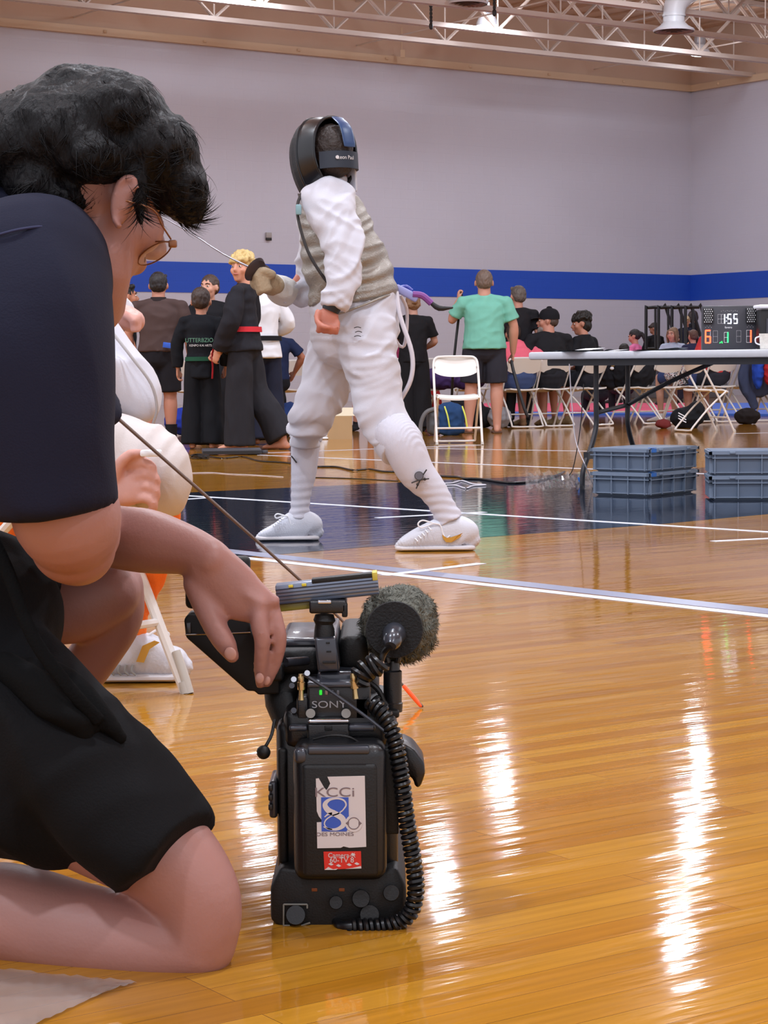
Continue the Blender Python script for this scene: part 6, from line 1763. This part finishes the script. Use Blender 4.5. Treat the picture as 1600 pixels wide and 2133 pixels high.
# coiled cable
def coil(name, pts, R, wr, pitch, m):
    Q = [V(q[:3]) for q in catmull([list(p) for p in pts], 24)]
    out = []; ph = 0; acc = [0]
    for a, c in zip(Q[:-1], Q[1:]): acc.append(acc[-1]+(c-a).length)
    tot = acc[-1]; n = int(tot/pitch*14); j = 0; nrm = V((0, -1, 0))
    for i in range(n+1):
        s_ = tot*i/n
        while j < len(acc)-2 and acc[j+1] < s_: j += 1
        u = (s_-acc[j])/max(1e-9, acc[j+1]-acc[j]); c = Q[j].lerp(Q[j+1], u); t = (Q[min(j+2, len(Q)-1)]-Q[max(j-1, 0)]).normalized()
        nrm = (nrm-t*nrm.dot(t)).normalized(); bn = t.cross(nrm); a = 2*PI*i/14
        out.append(c+nrm*R*math.cos(a)+bn*R*math.sin(a))
    return Mesh().loft(out, [wr]*len(out), n=6, caps='ff').obj(name, m, VC, world=True)
M_cab = mat('cable_black', '#0c0c0f', rough=.35)
coil('coiled_cable', [C(772, 1462, .02), C(800, 1490, .01), C(822, 1540, .0), C(836, 1620, -.01), C(846, 1700, -.012), C(862, 1800, -.015), C(866, 1860, -.02), C(852, 1905, -.02), C(815, 1926, -.02), C(770, 1930, -.02), C(728, 1930, -.02)], cr_(13.5), .0034, .0072, M_cab)
coil('coiled_cable', [C(746, 1416, .03), C(762, 1396, .03), C(782, 1386, .03), C(794, 1376, .03)], cr_(20), .0042, .0088, M_cab)
Mesh().tube([C(794, 1376, .03), C(800, 1360, .03), C(808, 1350, .025), C(815, 1346, .022)], .004, k=3).obj('cable_lead', M_cab, VC, world=True)
Mesh().loft([C(735, 1930, -.02), C(712, 1930, -.015), C(700, 1920, .0)], [cr_(13), cr_(12), cr_(9)], k=2).obj('cable_plug', M_cab, VC, world=True)
# stickers
M_stk = mat('sticker_white', '#cfc9cb', rough=.55, var=.05); M_sred = mat('sticker_red', '#d02a22', rough=.45)
M_sblu = mat('sticker_blue', '#3558b8', rough=.45); M_sgry = mat('sticker_grey', '#7a6b70', rough=.5)
FS = -.0368
def flat(name, pts, m, d=FS, th=.0005, parent=None):
    return Mesh().prism([C(x, y, d) for x, y in pts], (0, th, 0)).obj(name, m, VC, world=True, smooth=False)
flat('station_sticker', [(658, 1622), (664, 1621), (675, 1640), (680, 1646), (684, 1640), (688, 1632), (682, 1618), (760, 1616), (763, 1764), (728, 1766), (716, 1763), (710, 1766), (661, 1767), (660, 1713), (673, 1712), (664, 1700), (660, 1690)], M_stk)
flat('sticker_blue_square', [(669, 1661), (726, 1661), (727, 1720), (722, 1732), (670, 1732)], M_sblu, FS-.0005)
iv = wm(VC).inverted()
text('KCCi', 'station_lettering', .0165, M_sgry, VC, tuple(iv @ C(697, 1651, FS-.0003)), ext=.0002, width=1.35)
def ribbon(name, P, W):
    Q = catmull([list(p)+[w_] for p, w_ in zip(P, W)], 6); v = []
    for i, q in enumerate(Q):
        a = Q[max(i-1, 0)]; b_ = Q[min(i+1, len(Q)-1)]; t = np.array([b_[0]-a[0], b_[1]-a[1]]); t = t/np.linalg.norm(t)
        for s_ in (-1, 1): v.append(C(q[0]-t[1]*q[2]*s_, q[1]+t[0]*q[2]*s_, FS-.0009))
    Mesh().add(v, [(2*i, 2*i+1, 2*i+3, 2*i+2) for i in range(len(Q)-1)]).obj(name, M_stk, VC, world=True, smooth=False)
ribbon('station_number', [(714, 1688), (721, 1677), (716, 1667), (702, 1663), (686, 1666), (677, 1676), (684, 1688), (700, 1696), (714, 1706), (715, 1719), (702, 1727), (686, 1727), (674, 1722)], [1.2, 1.6, 1.8, 2, 3, 5, 6, 6, 6, 5, 3, 1.8, 1])
ribbon('station_number', [(714, 1688), (704, 1695), (690, 1700), (679, 1708), (676, 1717), (682, 1725), (692, 1728)], [1.3]*7)
ribbon('station_number', [(676, 1702), (684, 1696), (692, 1695)], [1, 2, 3])
text('DES MOINES', 'station_lettering', .0062, M_sgry, VC, tuple(iv @ C(698, 1738, FS-.0003)), ext=.0002, width=1.35)
ey = lambda r, n=24: [C(737+r*math.cos(2*PI*i/n), 1715+r*math.sin(2*PI*i/n), FS-.0007) for i in range(n)]
Mesh().add(ey(18), [tuple(range(24))]).obj('eye_mark', M_stk, VC, world=True, smooth=False)
q = ey(12); Mesh().tube(q+[q[0]], .0006).obj('eye_mark_ring', M_sgry, VC, world=True)
for s_ in (-1, 1): Mesh().add([C(737+s_*10, 1709, FS-.0009), C(737+s_*17, 1715, FS-.0009), C(737+s_*10, 1721, FS-.0009)], [(0, 1, 2)]).obj('eye_mark_corner', M_sgry, VC, world=True, smooth=False)
flat('red_sticker', [(674, 1774), (752, 1773), (753, 1808), (718, 1810), (676, 1812)], M_sred)
wr = random.Random(3)
text('Camera-K', 'sticker_lettering', .0082, M_stk, VC, tuple(iv @ C(712, 1782, FS-.0004)), ext=.0002)
text('60-TV 8', 'sticker_lettering', .0092, M_stk, VC, tuple(iv @ C(712, 1792, FS-.0004)), ext=.0002)
for a_ in ((684, 1800), (700, 1803), (722, 1801), (738, 1799), (730, 1780)): flat('sticker_scuff', [(a_[0], a_[1]), (a_[0]+5, a_[1]-3), (a_[0]+11, a_[1]+1), (a_[0]+6, a_[1]+3)], M_stk, FS-.0004)
flat('sticker_scuff', [(676, 1812), (684, 1806), (694, 1811), (704, 1809), (700, 1812)], M_stk, FS-.0004); flat('sticker_scuff', [(720, 1810), (735, 1808), (752, 1804), (753, 1809)], M_stk, FS-.0004)

# ---------------------------------------------------------------- small things on the floor
p = fl(478, 948)
t = thing('scoring_box', 'low black box on the floor by the bare feet, cables beside it', 'equipment box', (p.x, p.y, 0), math.radians(6))
Mesh().bbox((.02, .12, .028), (.48, .34, .04), .006).obj('case', M_case, t)
Mesh().box((.02, -.052, .022), (.47, .004, .026)).obj('front_panel', M_blk, t)
Mesh().bbox((.29, .06, .02), (.05, .06, .03), .004).obj('plug', M_camg, t)
def floorcable(lab, pix, r, m, k=4, cat='cable', z=0):
    P = [fl(x, y)+V((0, 0, r+z)) for x, y in pix]
    o = Mesh().tube(P, r, k=k).obj('cable', m, None); tag(o, lab, cat); return o
floorcable('black cable running along the floor from the low box to behind the fencer\'s shin', [(424, 950), (462, 956), (505, 953), (540, 962), (590, 965), (650, 973), (700, 974), (735, 981), (770, 979), (800, 984), (850, 985), (900, 990)], .006, M_cab)
floorcable('black cable snaking from the rear shin to the foot of the long table', [(905, 993), (935, 995), (955, 996), (968, 999), (1000, 1000), (1060, 1008), (1110, 1005), (1150, 996), (1176, 985)], .007, M_cab)
floorcable('pale cord zigzagging on the dark paint beside the rear shin', [(918, 1009), (942, 1008), (962, 1003), (985, 1010), (1012, 1012), (985, 1014), (970, 1019), (950, 1013), (930, 1013)], .005, M_clear)
floorcable('thin white cord on the floorboards left of the front shin', [(392, 986), (440, 985), (480, 988), (530, 990), (590, 994)], .002, M_clear)
floorcable('short dark cord lying behind the front shin', [(640, 995), (680, 996), (740, 998), (830, 1003)], .003, M_cab)
g = Mesh(); rnd = random.Random(2); P = []
for i in range(40):
    a = i*.9; P.append(fl(415+18*math.cos(a)*rnd.uniform(.6, 1.2), 955+2.4*math.sin(a*1.1)*rnd.uniform(.5, 1.2))+V((0, 0, .006+.0006*i)))
o = g.tube(P, .004, k=3).obj('cable_bundle', M_cab); tag(o, 'tangled heap of thin black cable left of the low black box', 'cable')
# cords hanging at the near table leg
def tabcable(lab, pts, r, m):
    o = Mesh().tube(pts, r, k=5).obj('cable', m); tag(o, lab, 'cable'); return o
ty = tA.y-.15
tabcable('thin grey cord hanging from the table edge to the floor', [at(1186, 758, ty), at(1192, 850, ty), at(1200, 920, ty), at(1222, 975, ty-.1), fl(1236, 1012)+V((0, 0, .004))], .003, M_clear)
tabcable('thin black cord hanging beside the near table leg', [at(1216, 800, ty), at(1210, 880, ty), at(1203, 930, ty), at(1194, 975, ty), at(1186, 990, ty)], .0028, M_cab)
# crumpled clear film
g = Mesh(); v = []; nu, nv = 40, 12
for j in range(nv):
    for i in range(nu):
        q = fl(1095+i*4.0, 988+j*3.4); n_ = noise.noise(V((i*.5, j*.8, 0))); v.append(q+V((0, 0, .012+.05*max(0, n_)+.02*abs(noise.noise(V((i*1.3, j*1.9, 4)))))))
M_film = bpy.data.materials.new('clear_film'); M_film.use_nodes = True
q = M_film.node_tree.nodes['Principled BSDF']; q.inputs['Base Color'].default_value = (.85, .87, .92, 1); q.inputs['Roughness'].default_value = .08; q.inputs['Alpha'].default_value = .22; q.inputs['Coat Weight'].default_value = 1
g.add(v, grid_faces(nu, nv)); o = g.obj('plastic_film', M_film, smooth=False); tag(o, 'crumpled clear plastic film on the floor at the foot of the long table', 'plastic film')
p = fl(1212, 1011)
o = Mesh().loft([p+V((-.02, 0, .045)), p+V((0, 0, .02)), p+V((.012, 0, .006))], [(.006, .003), (.014, .003), (.004, .003)], k=3).obj('blue_tag', M_tblue); tag(o, 'small blue tag stuck up out of the clear film', 'tag')
# blue backed film on the floor under the shin of the videographer
g = Mesh(); v = []
for j in range(10):
    for i in range(26):
        u = i/25; w_ = j/9; q = fl(-60+u*(345-w_*50), (2016+w_*185)*(1-u)+(2050+w_*14)*u); v.append(q+V((0, 0, .002+.006*abs(noise.noise(V((i*.4, j*.6, 2)))))))
g.add(v, grid_faces(26, 10)); m_ = mat('cloudy_sheet', '#a39a98', rough=.2, var=.45, vscale=9, coat=.6); m_.node_tree.nodes['Principled BSDF'].inputs['Alpha'].default_value = .55
o = g.obj('plastic_sheet', m_); tag(o, 'cloudy plastic sheet on the floor under the videographer\'s shin', 'plastic sheet')
# ---------------------------------------------------------------- sub-parts go under the part they belong to
def centre(o):
    b = [V(c) for c in o.bound_box]; return sum(b, V())/8
def nest(rules):
    for root in [o for o in bpy.data.objects if o.parent is None and o.children]:
        kids = list(root.children)
        for ch in kids:
            nm = ch.name.split('.')[0]
            if nm in rules and not ch.children:
                c = [k for k in kids if k.name.split('.')[0] in rules[nm] and k is not ch and k.parent is root]
                if not c: continue
                c.sort(key=lambda k: (ch.matrix_basis @ centre(ch) - k.matrix_basis @ centre(k)).length)
                par = c[0]
                m = ch.matrix_basis.copy()
                ch.parent = par
                ch.matrix_basis = par.matrix_basis.inverted() @ m
nest({'iris': ('eye',), 'sole': ('shoe', 'upper'), 'gold_tick': ('shoe',), 'gold_shoe_panel': ('shoe',), 'sole_rib': ('shoe',), 'shoelace': ('shoe',),
      'sock_mask_print': ('sock',), 'sock_outline_print': ('sock',), 'sock_sword_print': ('sock',), 'sock_hilt_print': ('sock',), 'sock_side_print': ('sock',), 'thigh_print': ('knickers',),
      'vest_hem': ('metallic_vest',), 'armhole_piping': ('metallic_vest',), 'sensor_clip': ('metallic_vest',), 'strap_lettering': ('mask_strap',), 'strap_roundel': ('mask_strap',),
      'mask_rim': ('mask_shell',), 'sleeve_piping': ('jacket',), 'fingernail': ('body',), 'ear_rim': ('body',), 'ear_fold': ('body',),
      'glasses_lens': ('glasses_rim',), 'hair_locks': ('hair',), 'yoke_seam': ('shirt',), 'back_lettering': ('shirt',), 'blue_waist_tag': ('shorts',),
      'cap_brim': ('cap',), 'station_sticker': ('battery',), 'sticker_blue_square': ('battery',), 'station_lettering': ('battery',), 'station_number': ('battery',),
      'eye_mark': ('battery',), 'eye_mark_ring': ('battery',), 'eye_mark_corner': ('battery',), 'red_sticker': ('battery',), 'sticker_lettering': ('battery',), 'sticker_scuff': ('battery',),
      'battery_face': ('battery',), 'battery_corner_ridge': ('battery',), 'battery_top_ridge': ('battery',), 'indicator_led': ('receiver',), 'maker_lettering': ('receiver', 'case'), 'small_lettering': ('receiver',),
      'thumb_screw': ('receiver',), 'windshield_fur': ('windshield_core',), 'mic_disc': ('windshield_core',), 'mic_connector': ('windshield_core',), 'connector_cap': ('camera_base',), 'socket_frame': ('camera_base',),
      'orange_mark': ('camera_base',), 'side_button': ('button_pod',), 'cooling_rib': ('light_panel_body',), 'panel_slot': ('light_panel_body',), 'panel_end': ('light_panel_body',), 'yellow_label': ('light_panel_body',),
      'diffuser_strip': ('light_panel_body',), 'screen_glass': ('flip_screen',), 'hood_edge': ('monitor_hood',), 'hood_window': ('monitor_hood',), 'handle_slot': ('handle_post',), 'handle_screw': ('handle_post',),
      'mount_screw': ('mount_plate',), 'mount_lever': ('mount_plate',), 'holder_prong': ('mic_holder',), 'lamp_dots': ('lamp_block',), 'keyring_tag': ('keyring_fluff',),
      'orange_tape': ('blade',), 'lid_clip': ('lid', 'rim'), 'handle': ('cup_body',), 'side_plate_edge': ('side_plate',)})
